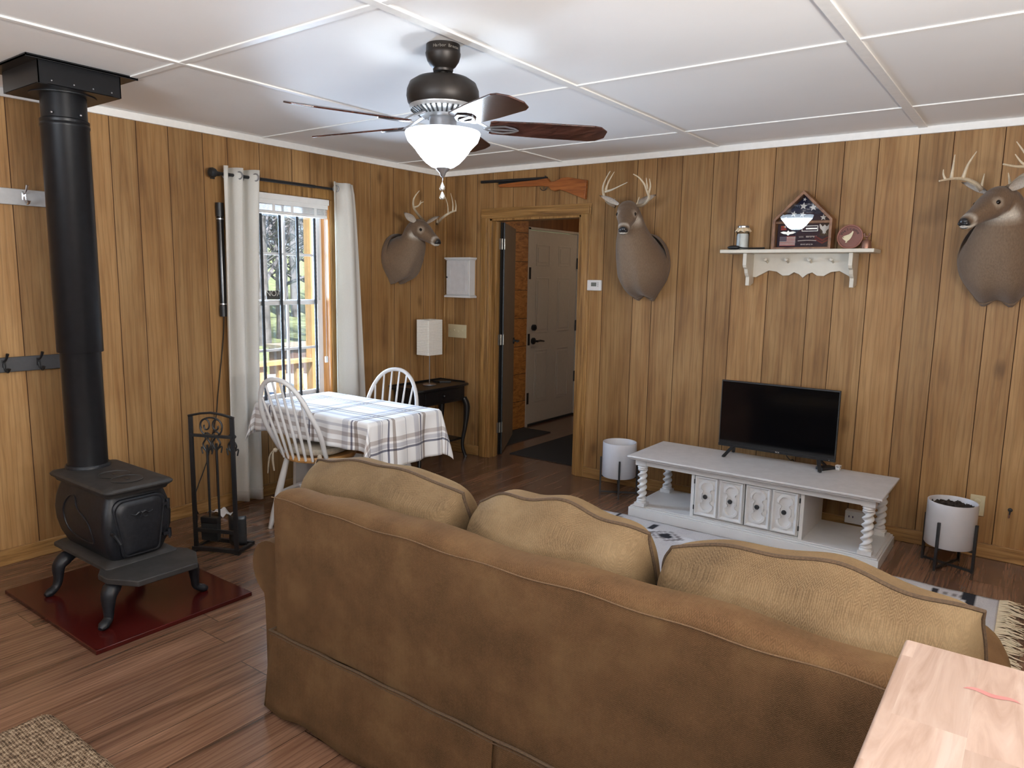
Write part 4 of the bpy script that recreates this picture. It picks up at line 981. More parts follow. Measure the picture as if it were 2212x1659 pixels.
b = MB(); b.lathe([(.034,ZS+.004),(.038,ZS+.008),(.0375,ZS+.09),(.034,ZS+.104),(.01,ZS+.106)], (2.665,-.10,0), 24); b.build('filling', M['sand'], t)
b = MB(); b.lathe([(.036,ZS+.138),(.0365,ZS+.152),(.034,ZS+.155),(.002,ZS+.155)], (2.665,-.10,0), 24); b.build('lid', M['nickel'], t)
b = MB(); b.loft([[(2.665+(r_+e*.006*math.sin(9*a))*math.cos(a), -.10+(r_+e*.006*math.sin(9*a))*math.sin(a), ZS+z_+e*.004*math.sin(7*a)) for a in [2*PI*i/54 for i in range(54)]] for r_, z_, e in ((.037,.142,0),(.040,.132,.5),(.047,.116,1))], cap=False); b.build('ruffle', M['lace'], t, solid=.002)
t = thing('spoon', 'black cooking spoon lying along the front of the shelf by the jar', 'spoon', (2.71,-.175,ZS))
b = MB(); b.ell((2.635,-.175,ZS+.014),(.042,.022,.014)); b.build('spoon_bowl', M['rubber'], t)
b = MB(); b.tube([(2.665,-.175,ZS+.014),(2.70,-.175,ZS+.010),(2.76,-.172,ZS+.008),(2.83,-.168,ZS+.009)], [.008,.006,.007,.009], 10, flat=.7); b.build('spoon_handle', M['rubber'], t)
# flag case
cx = 3.03; y0 = -.115; HW = .178; zb_ = ZS; zm = ZS+.185; zt = ZS+.36
t = thing('flag_case', 'house-shaped wooden memorial case with folded starry flag on the shelf', 'display case', (cx,-.07,ZS))
out = [(-HW,0),(HW,0),(HW,.185),(0,.36),(-HW,.185)]; inn = [(-HW+.018,.016),(HW-.018,.016),(HW-.018,.178),(0,.335),(-HW+.018,.178)]
b = MB(); n = 5
A0 = [(cx+a,y0,ZS+z_) for a, z_ in out]; A1 = [(cx+a,y0,ZS+z_) for a, z_ in inn]; B0 = [(cx+a,-.03,ZS+z_) for a, z_ in out]; B1 = [(cx+a,-.03,ZS+z_) for a, z_ in inn]
o_ = b.add(A0+A1+B0+B1, [])
for i in range(5):
    j = (i+1) % 5
    for q in ((i,j,5+j,5+i),(10+i,15+i,15+j,10+j),(i,10+i,10+j,j),(5+i,5+j,15+j,15+i)): b.f.append(tuple(o_+k2 for k2 in q)); b.mi.append(0)
b.build('case_frame', M['casewood'], t, bev=.003, smooth=0)
b = MB(); b.prism(out, (cx,-.034,ZS), (1,0,0), (0,0,1), (0,.01,0)); b.build('case_back', M['casewood'], t, smooth=0)
b = MB(); b.box((cx-HW+.016,-.098,ZS+.160),(cx+HW-.016,-.04,ZS+.176)); b.build('divider', M['casewood'], t, bev=.002, smooth=0)
YF = -.060
b = MB(); b.prism([(-HW+.02,.176),(HW-.02,.176),(HW-.02,.18),(0,.332),(-HW+.02,.18)], (cx,YF,ZS), (1,0,0), (0,0,1), (0,.02,0)); fl = b.build('folded_flag', M['navy'], t, bev=.004)
b = MB(); b.box((cx-HW+.02,YF,ZS+.016),(cx+HW-.02,YF+.02,ZS+.160)); bd = b.build('insignia_board', M['navy'], t, smooth=0)
def star(par, x_, z_, R_, rot=0, m='starw', sq=1):
    b = MB(); b.prism([((R_ if i % 2 == 0 else R_*.42)*math.sin(rot+i*PI/5)*sq, (R_ if i % 2 == 0 else R_*.42)*math.cos(rot+i*PI/5)) for i in range(10)], (cx+x_,YF-.0022,ZS+z_), (1,0,0), (0,0,1), (0,.002,0)); b.build('star', M[m], par, smooth=0)
star(fl,-.01,.268,.024,.1); star(fl,.048,.258,.024,-.12); star(fl,-.065,.222,.02,.2); star(fl,-.012,.216,.02,.3); star(fl,.112,.196,.02,0); star(fl,-.005,.308,.012,.3); star(fl,-.112,.196,.012,.3)
b = MB()
for z_, w_ in ((.248,.055),(.238,.06),(.243,.05)): b.tube([(cx-.085+w_*i/6,YF-.001,ZS+z_+.002*math.sin(i*1.7)) for i in range(7)], .0012, 4)
b.build('fold_crease', M['flagblue'], fl)
b = MB()
for i in range(11):
    b.box((cx-.138+.0105*i,YF-.002,ZS+.138),(cx-.129+.0105*i,YF,ZS+.151), i % 4)
b.box((cx-.138,YF-.002,ZS+.124),(cx-.105,YF,ZS+.136), 0); b.build('ribbon_bar', [M['flagred'],M['gold'],M['starw'],M['flagblue']], bd, smooth=0)
b = MB(); b.prism([(-.048,.006),(-.03,.012),(-.008,.008),(0,.018),(.008,.008),(.03,.012),(.048,.006),(.03,-.003),(.01,-.006),(0,-.014),(-.01,-.006),(-.03,-.003)], (cx-.092,YF-.003,ZS+.104), (1,0,0), (0,0,1), (0,.003,0)); b.build('winged_pin', M['silver'], bd, smooth=0)
b = MB()
for i in range(13): b.box((cx-.142,YF-.0012,ZS+.026+i*.0046),(cx-.046,YF-.0002,ZS+.0306+i*.0046), i % 2)
b.box((cx-.142,YF-.002,ZS+.054),(cx-.100,YF-.001,ZS+.086), 2); fp = b.build('flag_patch', [M['flagred'],M['starw'],M['flagblue']], bd, smooth=0)
b = MB()
for r_ in range(4):
    for c_ in range(5): b.box((cx-.139+.0078*c_,YF-.0026,ZS+.058+.0070*r_),(cx-.1365+.0078*c_,YF-.0018,ZS+.0606+.0070*r_))
b.build('patch_stars', M['starw'], fp, smooth=0)
b = MB()
for lo, hi in (((-.01,.145),(.085,.1475)),((-.01,.114),(.085,.1165)),((-.01,.114),(-.0075,.1475)),((.0825,.114),(.085,.1475)),((.014,.126),(.08,.134))): b.box((cx+lo[0],YF-.0025,ZS+lo[1]),(cx+hi[0],YF,ZS+hi[1]))
b.build('name_bar', M['silver'], bd, smooth=0)
text('U.S.S.', .0125, (cx-.010,YF-.001,ZS+.077), (1,0,0), (0,0,1), M['starw'], bd, 'lettering', .0005)
def stitches(x0, x1, z0, h_, seed):
    r = random.Random(seed); b = MB(); x_ = x0
    while x_ < x1:
        w_ = r.uniform(.004,.006)
        for k2 in range(3):
            if r.random() < .75: b.box((cx+x_+k2*w_*.33,YF-.0015,ZS+z0+(0 if r.random() < .6 else h_*.4)),(cx+x_+k2*w_*.33+.0012,YF,ZS+z0+h_))
        b.box((cx+x_,YF-.0015,ZS+z0+r.choice((0,h_*.45,h_*.8))),(cx+x_+w_*.8,YF,ZS+z0+r.choice((.2,.65,1))*h_)); x_ += w_+.0022
    b.build('stitched_lettering', M['starw'], bd, smooth=0)
stitches(.018,.078,.076,.010,3); stitches(-.012,.012,.030,.008,4); stitches(.020,.058,.030,.008,5)
b = MB(); b.tube([(cx-.03+.11*i/10,YF-.001,ZS+.056+.003*math.sin(PI*i/10)) for i in range(11)], .0022, 6); b.build('bar_stitch', M['starw'], bd)
b = MB(); b.box((cx+.098,YF-.0012,ZS+.085),(cx+.152,YF,ZS+.156)); b.build('eagle_patch', M['charcoal'], bd, smooth=0)
b = MB(); eg = [(0,.030),(.006,.024),(.012,.018),(.028,.036),(.031,.028),(.026,.008),(.012,-.006),(.008,-.018),(.014,-.022),(.004,-.022),(0,-.028)]
b.prism(eg+[(-a,z_) for a, z_ in reversed(eg[1:-1])], (cx+.124,YF-.003,ZS+.122), (1,0,0), (0,0,1), (0,.002,0)); b.build('eagle', M['starw'], bd, smooth=0)
for z_ in (.066,.050):
    b = MB(); b.prism([(-.045,.012),(0,-.014),(.045,.012),(.045,.022),(0,-.003),(-.045,.022)], (cx+.115,YF-.002,ZS+z_), (1,0,0), (0,0,1), (0,.002,0)); b.build('chevron', M['cranberry'], bd, smooth=0)
b = MB(); b.prism(inn, (cx,-.104,ZS), (1,0,0), (0,-.014,1), (0,.0015,0)); b.build('glass', M['caseglass'], t, smooth=0)
# welcome plaque
t = thing('welcome_plaque', 'round reddish wooden plaque with a cream bird beside the flag case', 'plaque', (3.305,-.06,ZS))
ax_ = Matrix(((1,0,0),(0,.15,-.989),(0,.989,.15))); pc = V((3.305,-.07,ZS+.074))
def pq(a, z_, d=0): return pc + ax_ @ V((a, z_, d))
b = MB(); b.lathe([(.072,-.008),(.074,0),(.074,.006),(.070,.010),(.064,.009),(.062,.005)], pc, 40, ax=ax_); b.build('disc', M['plaque'], t)
b = MB(); b.tube([pq(.070*math.cos(a),.070*math.sin(a),.008) for a in [2*PI*i/40 for i in range(40)]], .0035, 6, loop=True); b.build('rim', M['plaqued'], t)
b = MB(); bird = [(-.036,-.004),(-.028,.004),(-.016,.008),(.0,.014),(.014,.026),(.018,.034),(.024,.030),(.020,.012),(.014,-.006),(.006,-.018),(-.004,-.026),(-.010,-.034),(-.002,-.036),(-.016,-.036),(-.014,-.026),(-.026,-.018),(-.033,-.012)]
b.prism(bird, pq(-.006,.0,.006), ax_ @ V((1,0,0)), ax_ @ V((0,1,0)), ax_ @ V((0,0,.004))); b.build('bird', M['cream'], t, smooth=0)
b = MB(); b.ell(pq(-.036,-.004,.011),.0022,8,6); b.build('bird_eye', M['blk'], t)
for i, c_ in enumerate('Welcome'):
    a = math.radians(150-20*i); text(c_, .024, pq(.044*math.cos(a),.044*math.sin(a)-.004,.0075), ax_ @ V((math.cos(a-PI/2),math.sin(a-PI/2),0)), ax_ @ V((math.cos(a),math.sin(a),0)), M['rubber'], t, 'letter', .0006)
t = thing('hand_bell', 'small coppery bell with a crown handle at the right end of the shelf', 'bell', (3.40,-.08,ZS))
b = MB(); b.lathe([(.030,ZS),(.030,ZS+.012),(.027,ZS+.03),(.026,ZS+.042),(.020,ZS+.052),(.008,ZS+.056),(.006,ZS+.064),(.008,ZS+.068)], (3.40,-.08,0), 24); b.build('bell_body', M['copper'], t)
b = MB(); b.ell((3.40,-.08,ZS+.074),(.012,.009,.006))
for s_ in (-1,1): b.ell((3.40+s_*.014,-.08,ZS+.088),.0075,10,8); b.tube([(3.40,-.08,ZS+.07),(3.40+s_*.012,-.08,ZS+.076),(3.40+s_*.014,-.08,ZS+.088)], .004, 6)
b.build('bell_handle', M['copper'], t)

# ------------------------------------------------------------------ television stand
SX0, SX1, SYF, SYB, SZ = 2.195, 3.702, -.685, -.135, .42
t = thing('tv_stand', 'long low white painted console with twisted posts under the television', 'tv stand', (2.95,-.40,0))
b = MB(); b.box((SX0,SYF,SZ-.014),(SX1,SYB,SZ)); b.box((SX0+.012,SYF+.012,SZ-.026),(SX1-.012,SYB,SZ-.014)); b.build('top', M['whitebrush'], t, bev=.005, smooth=0)
b = MB(); b.box((SX0+.045,SYF+.055,SZ-.066),(SX1-.045,SYF+.065,SZ-.026)); b.box((SX0+.045,SYB-.03,SZ-.066),(SX1-.045,SYB-.01,SZ-.026)); b.box((SX0+.045,SYF+.0655,SZ-.066),(SX0+.065,SYB-.0305,SZ-.026)); b.box((SX1-.065,SYF+.0655,SZ-.066),(SX1-.045,SYB-.0305,SZ-.026)); b.build('apron', M['white'], t, bev=.002, smooth=0)
b = MB(); b.box((SX0,SYF+.045,0),(SX1,SYB-.0,.062)); b.box((SX0+.008,SYF+.053,.062),(SX1-.008,SYB,.072)); b.box((SX0+.022,SYF+.067,.072),(SX1-.022,SYB,.078)); b.build('plinth', M['white'], t, bev=.005, smooth=0)
for xx in (SX0+.075,SX1-.075):
    for yy in (SYF+.085,SYB-.065):
        b = MB(); z0, z1 = .105, .325
        b.box((xx-.036,yy-.036,.076),(xx+.036,yy+.036,.10)); b.box((xx-.036,yy-.036,.352),(xx+.036,yy+.036,SZ-.0265))
        b.lathe([(.034,.10),(.034,.108),(.028,.113),(.032,.118),(.026,.124)], (xx,yy,0), 20); b.lathe([(.026,.318),(.032,.324),(.028,.330),(.034,.336),(.030,.345),(.034,.352)], (xx,yy,0), 20)
        R2 = []
        for i in range(49):
            z = .120+.202*i/48; tw = 2*PI*2.6*i/48
            R2.append([(xx+(.024+.0085*math.cos(2*(a-tw)))*math.cos(a), yy+(.024+.0085*math.cos(2*(a-tw)))*math.sin(a), z) for a in [2*PI*j/20 for j in range(20)]])
        b.loft(R2); b.build('twisted_post', M['white'], t, smooth=50)
YD = -.60
xl = on(1,YD,1492,1080).x; xr = on(1,YD,1737,1100).x
b = MB(); zt_ = SZ-.028
for x0,x1 in ((xl,xl+.022),(xr-.022,xr)): b.box((x0,YD,.076),(x1,SYB-.01,zt_))
b.box((xl,YD,.076),(xr,YD+.02,.088)); b.box((xl,YD,zt_-.03),(xr,YD+.02,zt_)); b.box((xl+.022,SYB-.03,.08),(xr-.022,SYB-.02,zt_)); b.box((xl,YD-.006,.076),(xl+.022,YD,zt_)); b.box((xr-.022,YD-.006,.076),(xr,YD,zt_))
b.build('cabinet_box', M['white'], t, bev=.002, smooth=0)
dw = (xr-xl-.044)/2; Z0, Z1 = .092, zt_-.034
for i in range(2):
    x0 = xl+.022+dw*i+.003; x1 = x0+dw-.006
    b = MB(); b.box((x0,YD-.004,Z0),(x1,YD+.014,Z1)); d_ = b.build('cabinet_door', M['white'], t, bev=.001, smooth=0)
    for j in range(2):
        a0 = x0+(x1-x0)/2*j+.004; a1 = a0+(x1-x0)/2-.008; xm = (a0+a1)/2; zm = (Z0+Z1)/2; hw_ = (a1-a0)/2; hh = (Z1-Z0)/2-.006
        b = MB()
        def fr(e, y_): return [(xm-hw_+e,y_,zm-hh+e),(xm+hw_-e,y_,zm-hh+e),(xm+hw_-e,y_,zm+hh-e),(xm-hw_+e,y_,zm+hh-e)]
        b.loft([fr(0,YD-.004), fr(.004,YD-.022), fr(.010,YD-.022), fr(.020,YD-.012), fr(.022,YD-.010)], cap=False); b.add(fr(.022,YD-.010), [(0,1,2,3)]); pn = b.build('raised_panel', M['white'], d_, smooth=0, bev=.001)
        A_, Hh = hw_-.026, hh-.022
        def cart(s_): # cartouche outline
            pts = [(0,1.0),(.45,.97),(.85,.82),(1,.70),(1,.52),(.62,.42),(.56,.30),(.78,.20),(.80,.0)]
            q = pts+[(a,-e) for a, e in reversed(pts[:-1])]; q = q+[(-a,e) for a, e in reversed(q[1:-1])]
            return [(xm+a*A_*s_, zm+e*(Hh-(1-s_)*A_)) for a, e in q]
        o1, i1 = cart(1.0), cart(.62); b = MB()
        b.loft([[(x_,YD-.010,z_) for x_,z_ in o1], [(x_*.93+xm*.07,YD-.019,z_*.97+zm*.03) for x_,z_ in o1], [(x_,YD-.019,z_) for x_,z_ in [(xm+(q[0]-xm)*1.12, zm+(q[1]-zm)*1.03) for q in i1]], [(x_,YD-.009,z_) for x_,z_ in i1]], cap=False)
        b.build('carved_border', M['white'], pn, smooth=50)
        b = MB(); b.lathe([(.005,0),(.005,.012),(.0135,.016),(.0145,.022),(.010,.027),(.001,.028)], (xm,YD-.010,zm+.002), 18, ax=Matrix(((1,0,0),(0,0,-1),(0,1,0)))); b.build('knob', M['blk'], pn)
    for zz in (Z0+.05,Z1-.05):
        xh = x0-.002 if i == 0 else x1+.002; b = MB(); b.cyl((xh,YD-.008,zz-.014),(xh,YD-.008,zz+.014),.004,seg=8); b.build('hinge', M['blk'], d_)

# television
t = thing('television', 'black flat screen television with splayed feet on the white console', 'television', (3.0,-.22,SZ))
TX_, TW_, TZ0, TZ1, TY = 2.999, .363, .478, .914, -.245
b = MB(); b.box((TX_-TW_,TY,TZ0),(TX_+TW_,TY+.022,TZ1)); b.box((TX_-TW_*.7,TY+.022,TZ0+.02),(TX_+TW_*.7,TY+.055,TZ0+.27)); b.build('housing', M['blk'], t, bev=.003, smooth=0)
b = MB(); b.box((TX_-TW_+.007,TY-.0012,TZ0+.019),(TX_+TW_-.007,TY+.001,TZ1-.008)); b.build('screen', M['screen'], t, smooth=0)
b = MB(); b.box((TX_-TW_,TY-.002,TZ0),(TX_+TW_,TY+.003,TZ0+.018)); bz = b.build('bezel', M['blkgloss'], t, bev=.0015, smooth=0)
text('RCA', .013, (TX_+.02,TY-.0025,TZ0+.0045), (1,0,0), (0,0,1), M['silver'], bz, 'logo', .0004)
b = MB(); b.ell((TX_+TW_-.035,TY-.003,TZ0+.008),.0022,8,6); b.build('indicator', M['silver'], bz)
for s_ in (-1,1):
    xx = TX_+s_*.262; b = MB()
    b.bar((xx,TY+.012,TZ0+.01),(xx+s_*.035,TY-.075,SZ+.006),.022,.008); b.bar((xx,TY+.012,TZ0+.01),(xx+s_*.03,TY+.095,SZ+.006),.022,.008); b.ell((xx+s_*.036,TY-.077,SZ+.006),(.011,.011,.006),10,6); b.ell((xx+s_*.031,TY+.097,SZ+.006),(.011,.011,.006),10,6)
    b.build('foot', M['blk'], t)
b = MB(); b.tube(smoothpath([(3.055,TY+.03,.50),(3.065,TY+.05,.46),(3.075,TY+.10,.428),(3.09,-.125,.424),(3.10,-.09,.36)],5), .003, 6); settag(b.build('power_cord', M['rubber']), 'thin black cord running down behind the television', 'cord')
b = MB(); b.obox((3.305,-.212,SZ+.009), (.055,.115,.018), Matrix.Rotation(-.5,3,'Z')); o = b.build('remote_control', M['rubber'], bev=.004); settag(o, 'small black remote control lying under the right foot of the television', 'remote control')
t = thing('small_tub', 'tiny white open plastic tub on the console right of the television', 'tub', (3.37,-.185,SZ))
b = MB(); b.lathe([(.016,SZ+.001),(.020,SZ+.030),(.0215,SZ+.031),(.0195,SZ+.029),(.0165,SZ+.006)], (3.37,-.185,0), 4, ax=Matrix.Rotation(.6,3,'Z')); b.build('tub_body', M['plasticw'], t, bev=.002, smooth=0)
b = MB(); b.lathe([(.015,SZ+.02),(.017,SZ+.0235),(.004,SZ+.025)], (3.37,-.185,0), 10); b.build('contents', M['soil'], t)
b = MB(); b.box((3.405,-.055,.062),(3.545,0,.142)); o = thing('outlet_box', 'white plastic outlet box on the wall behind the console', 'outlet', (3.475,-.03,.06)); b.build('housing', M['plasticw'], o, bev=.004, smooth=0)
for xx in (3.43,3.452,3.515): b = MB(); b.box((xx-.003,-.057,.10),(xx+.003,-.054,.112)); b.build('socket', M['flagblue'], o, smooth=0)
t = thing('wall_outlet', 'ivory outlet cover on the wall behind the right planter', 'outlet', (4.088,-.003,.24))
b = MB(); b.box((4.052,-.007,.240),(4.126,0,.360)); b.build('cover_plate', M['ivory'], t, bev=.003, smooth=0)
for zz in (.275,.325): b = MB(); b.lathe([(.016,0),(.0165,.002),(.014,.003)], (4.089,-.006,zz), 16, ax=Matrix(((1,0,0),(0,0,-1),(0,1,0)))); b.build('receptacle', M['ivory'], t)
p = on(1,-.01,2182,1103); t = thing('wall_hook', 'small dark cable stub with metal tip poking from the wall at the far right', 'cable', (p.x,-.01,p.z-.04))
b = MB(); b.lathe([(.012,0),(.010,.006),(.004,.008)], (p.x,0,p.z), 14, ax=Matrix(((1,0,0),(0,0,-1),(0,1,0)))); b.build('grommet', M['blk'], t)
b = MB(); b.tube(smoothpath([(p.x,-.004,p.z),(p.x,-.018,p.z-.004),(p.x-.001,-.02,p.z-.022)],4), .004, 8); b.build('cable', M['blk'], t)
b = MB(); b.cyl((p.x-.001,-.02,p.z-.022),(p.x-.003,-.02,p.z-.042),.0042,seg=10); b.build('connector', M['copper'], t)

# planters
def planter(label, cx, cy, a0, z0, z1, r0, soil):
    t = thing('planter', label, 'planter', (cx,cy,0), group='white planters flanking the console')
    b = MB(); b.lathe([(r0*.93,z0+.002),(r0*.96,z0),(r0,z0+.006),(r0*1.0,z1-.003),(r0-.001,z1),(r0-.006,z1),(r0-.008,z1-.004),(r0-.010,z0+.015),(.01,z0+.014)], (cx,cy,0), 48, cap=True); b.build('pot', M['potw'], t)
    for i in range(4):
        a = math.radians(a0+90*i); c_, s_ = math.cos(a), math.sin(a); b = MB(); R_ = r0+.0095
        b.bar((cx+c_*R_,cy+s_*R_,0),(cx+c_*R_,cy+s_*R_,.272),.013,.013,upv=(c_,s_,0)); b.build('leg', M['blk'], t, smooth=0)
    for i in range(2):
        a = math.radians(a0+90*i); c_, s_ = math.cos(a), math.sin(a); b = MB(); b.bar((cx+c_*R_,cy+s_*R_,.012),(cx-c_*R_,cy-s_*R_,.012),.012,.012); b.build('cross_bar', M['blk'], t, smooth=0)
    b = MB()
    for i in range(2):
        a = math.radians(a0+90*i); c_, s_ = math.cos(a), math.sin(a); b.bar((cx+c_*R_,cy+s_*R_,z0-.006),(cx-c_*R_,cy-s_*R_,z0-.006),.012,.01)
    b.build('pot_support', M['blk'], t, smooth=0)
    if soil:
        b = MB(); rs = random.Random(2); zz = z1-.028
        b.grid(lambda u, v: (cx+(r0-.012)*u*math.cos(2*PI*v), cy+(r0-.012)*u*math.sin(2*PI*v), zz+.012*math.sin(19*u*math.cos(6.28*v)+3)*math.cos(23*u*math.sin(6.28*v))+.005*math.sin(60*u*math.cos(6.28*v))), 14, 48)
        for i in range(26):
            a = rs.uniform(0,6.28); r_ = rs.uniform(0,r0-.03); b.ell((cx+r_*math.cos(a),cy+r_*math.sin(a),zz+.008),(rs.uniform(.006,.014),rs.uniform(.005,.012),.006),7,5)
        b.build('soil', M['soil'], t)
planter('empty white planter on black legs at the left end of the console', 1.905, -.235, 29, .135, .388, .122, False)
planter('white planter filled with dark soil on black legs right of the console', 3.99, -.285, 70, .125, .372, .123, True)

# ------------------------------------------------------------------ rugs, door mats
RX0, RX1, RY0, RY1 = 1.87, 4.255, -2.19, -.665
def rugcol(x, y):
    u = x-RX0; w_ = RX1-RX0; v = RY1-y; um = min(u, w_-u)
    W = (.52,.50,.50); BK = (.022,.022,.028); GR = (.20,.18,.18); WH = (.62,.61,.62); LG = (.42,.40,.41)
    c = W if (math.sin(u*31)*math.sin(v*27) > -.2) else (.49,.47,.48)
    right = u > w_/2
    if not right:
        if .075 < um < .10: return BK
        if .10 < um < .24: c = WH if v < .06 else W
        if .15 < um < .20 and v > .04 and v < .12: c = GR
        if .275 < um < .30: return BK
        if .30 < um < .47:
            tri = .42-(um-.30)*1.0
            st_ = (int(v/.035) % 2)*.035
            if .06 < v and um-.30 < (v-.05)*.7+st_*.5 and um < .46: return GR if (int(v/.035) % 2 or um < .38) else W
    else:
        if .26 < um < .29 and .04 < v < .11: return BK
        if .10 < um < .16 and v < .22: return BK if (v < .12 or um < .135) else WH
        if .16 < um < .25 and int(um/.018) % 2 == 0 and .05 < v < .10: return GR
        if .30 < um < .36 and v > .09 and v < .16 and int(um/.02) % 2: return GR
    for cu, cv in ((.70,.20),(1.19,.24),(1.66,.22)):
        du, dv = abs(u-cu), abs(v-cv); s_ = int(dv/.018)*.018
        if du+s_*1.0 < .05 and dv < .04: return BK
        if du*1.0+s_*1.6 < .13 and dv < .08 and (int(du/.02)+int(dv/.018)) % 3: return GR
        if du+s_ < .19 and dv < .05: c = WH
    for cu, cv in ((.565,.11),(1.06,.095),(1.90,.10)):
        if abs(u-cu) < .022 and abs(v-cv) < .05: return BK
    return c
b = MB(); nx, ny = 238, 76
o_ = 0
for i in range(nx+1):
    for j in range(ny+1):
        x = RX0+(RX1-RX0)*i/nx; y = RY0+(RY1-RY0)*j/ny
        wob = .006*math.sin(x*9)+.004*math.sin(x*23+1)
        b.vc[len(b.v)] = (*rugcol(x, y), 1); b.v.append(V((x, y+wob*(j/ny), .008+.0016*math.sin(x*14)*math.sin(y*11))))
for i in range(nx):
    for j in range(ny):
        a = i*(ny+1)+j; b.f.append((a, a+ny+1, a+ny+2, a+1)); b.mi.append(0)
t = thing('woven_rug', 'flat woven cream and grey rug with black motifs under the sofa and before the console', 'rug', ((RX0+RX1)/2,(RY0+RY1)/2,0))
b.build('rug_field', M['rug'], t, smooth=180, solid=.006)
for sx, xe in ((-1,RX0),(1,RX1)):
    b = MB(); rf = random.Random(9+sx); y = RY0
    while y < RY1:
        l_ = rf.uniform(.07,.125); dy = rf.uniform(-.025,.025); q = [(xe,y,.008),(xe+sx*l_*.4,y+dy*.3+rf.uniform(-.006,.006),.014),(xe+sx*l_*.75,y+dy+rf.uniform(-.01,.01),.008),(xe+sx*l_,y+dy*1.6,.005)]
        b.tube(q, [.0028,.0026,.0024,.0018], 4); y += rf.uniform(.0055,.0095)
    o = b.build('fringe', M['fringe'], t, fix=False); o['kind'] = 'stuff'
b = MB(); n1, n2 = 150, 150
def ju(u, v):
    x = 1.622+.85*u; y = -4.76+.865*v
    e = min(u*.85, (1-u)*.85, v*.865, (1-v)*.865)
    # rounded corner
    cxr, cyr = 1.622+.05, -3.895-.05
    if x < cxr and y > cyr:
        d = V((x-cxr, y-cyr)); m_ = max(abs(d.x), abs(d.y)); L_ = d.length
        if L_ > 1e-6: d *= m_/L_; x = cxr+d.x; y = cyr+d.y
    z = .020*min(1,(e/.02))**.5+.0045*math.sin((x+y)*330)*math.sin((x-y)*330)+.002*math.sin(x*60+y*31)
    return (x, y, max(z,.001))
b.grid(ju, n1, n2); settag(b.build('jute_rug', M['jute'], smooth=180), 'thick braided jute rug corner on the floor at the lower left', 'rug')
b = MB(); b.box((.575,.225,0),(1.36,1.55,.008)); settag(b.build('door_mat', M['mat'], bev=.003, smooth=0), 'dark rectangular mat just inside the hall doorway', 'mat')
b = MB(); b.box((.03,.46,0),(.36,1.22,.009)); settag(b.build('door_mat', M['mat'], bev=.003, smooth=0), 'narrow dark mat along the boarded hall wall', 'mat')

# ------------------------------------------------------------------ sofa
BX0, BX1 = 2.235, 4.16
t = thing('sofa', 'long tan chenille sofa seen from behind, facing the television', 'sofa', (3.18,-2.95,0))
prof = [(-3.398,.30),(-3.400,.45),(-3.402,.62),(-3.402,.74),(-3.400,.785),(-3.393,.803),(-3.372,.815),(-3.335,.820),(-3.295,.816),(-3.262,.80),(-3.24,.76),(-3.225,.62),(-3.21,.45),(-3.21,.30)]
b = MB(); rings = []; NX = 90
for i in range(NX+1):
    x = BX0+(BX1-BX0)*i/NX; r_ = []
    edge = min(x-BX0, BX1-x)
    for y, z in prof:
        top = max(0,(z-.7)/.12); z2 = z+top*(.006*math.sin(x*7.3)+.005*math.sin(x*15+1)); y2 = y+(.004*math.sin(x*5+z*3)+.003*math.sin(x*11-z*7))*(1 if y < -3.3 else 0)
        if edge < .05: k_ = (1-edge/.05); y2 = y2*(1-.06*k_)+(-3.305)*.06*k_; z2 -= .012*k_*k_*top
        r_.append((x, y2, z2))
    rings.append(r_)
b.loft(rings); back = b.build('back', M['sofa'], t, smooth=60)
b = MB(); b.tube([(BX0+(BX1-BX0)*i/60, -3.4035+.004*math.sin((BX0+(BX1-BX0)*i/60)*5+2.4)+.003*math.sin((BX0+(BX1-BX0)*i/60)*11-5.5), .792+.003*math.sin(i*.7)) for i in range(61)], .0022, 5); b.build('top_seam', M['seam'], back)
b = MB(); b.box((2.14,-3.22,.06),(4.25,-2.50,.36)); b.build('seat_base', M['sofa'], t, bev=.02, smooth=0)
for cxa, s_, nm in ((2.175,-1,'left'),(4.21,1,'right')):
    b = MB(); R_ = .117; rings = []
    NY = 26
    for i in range(NY+1):
        y = -3.365+.905*i/NY; k_ = 1.0
        d = max(0, (i-(NY-5))/5); sh = 1-.16*d*d
        d0 = max(0, (3-i)/3); sh *= 1-.05*d0
        r_ = []
        for j in range(22):
            a = math.radians(-62+284*j/21); bul = 1+.03*math.sin(y*9+a*2)
            r_.append((cxa+s_*R_*math.cos(a)*sh*bul, y, .50+R_*math.sin(a)*sh*bul))
        r_ += [(cxa-s_*.10, y, .38), (cxa-s_*.10, y, .03), (cxa+s_*.045, y, .03), (cxa+s_*.045, y, .36)]
        rings.append(r_)
    b.loft(rings); b.build('arm', M['sofa'], t, smooth=60)
b = MB(); SK = []
def skp(x, y, nx_, ny_, z): 
    f_ = (.305-z)/.29; return (x+nx_*(.006+.030*f_), y+ny_*(.006+.018*f_), z)
segs = [[(BX0-.02,-3.40),(3.205,-3.40)],[(3.222,-3.40),(BX1+.02,-3.40)]]
sk = None
for (a0, a1) in segs:
    b = MB(); n_ = 50
    def fn(u, v):
        x = a0[0]+(a1[0]-a0[0])*u; z = .305-.288*v
        w_ = .006*math.sin(x*8)*v+.004*math.sin(x*21+2)*v
        y = -3.4045-.022*v-w_
        x2 = x+(-.03*v*max(0,1-(x-BX0)/.25) if x < 2.6 else (.03*v*max(0,1-(BX1-x)/.25) if x > 3.9 else 0))
        z2 = z+.012*v*math.exp(-((x-2.28)/.06)**2)*-1+(.018*v*math.exp(-((x-2.42)/.07)**2))
        return V((x2, y, max(z2,.008)))
    b.grid(fn, n_, 10); b.build('skirt', M['sofa'], t, smooth=180, solid=.005)
b = MB(); b.grid(lambda u, v: (3.16+.11*u, -3.397-.012*v, .30-.28*v), 4, 4); b.build('pleat_backing', M['sofa'], t, solid=.003)
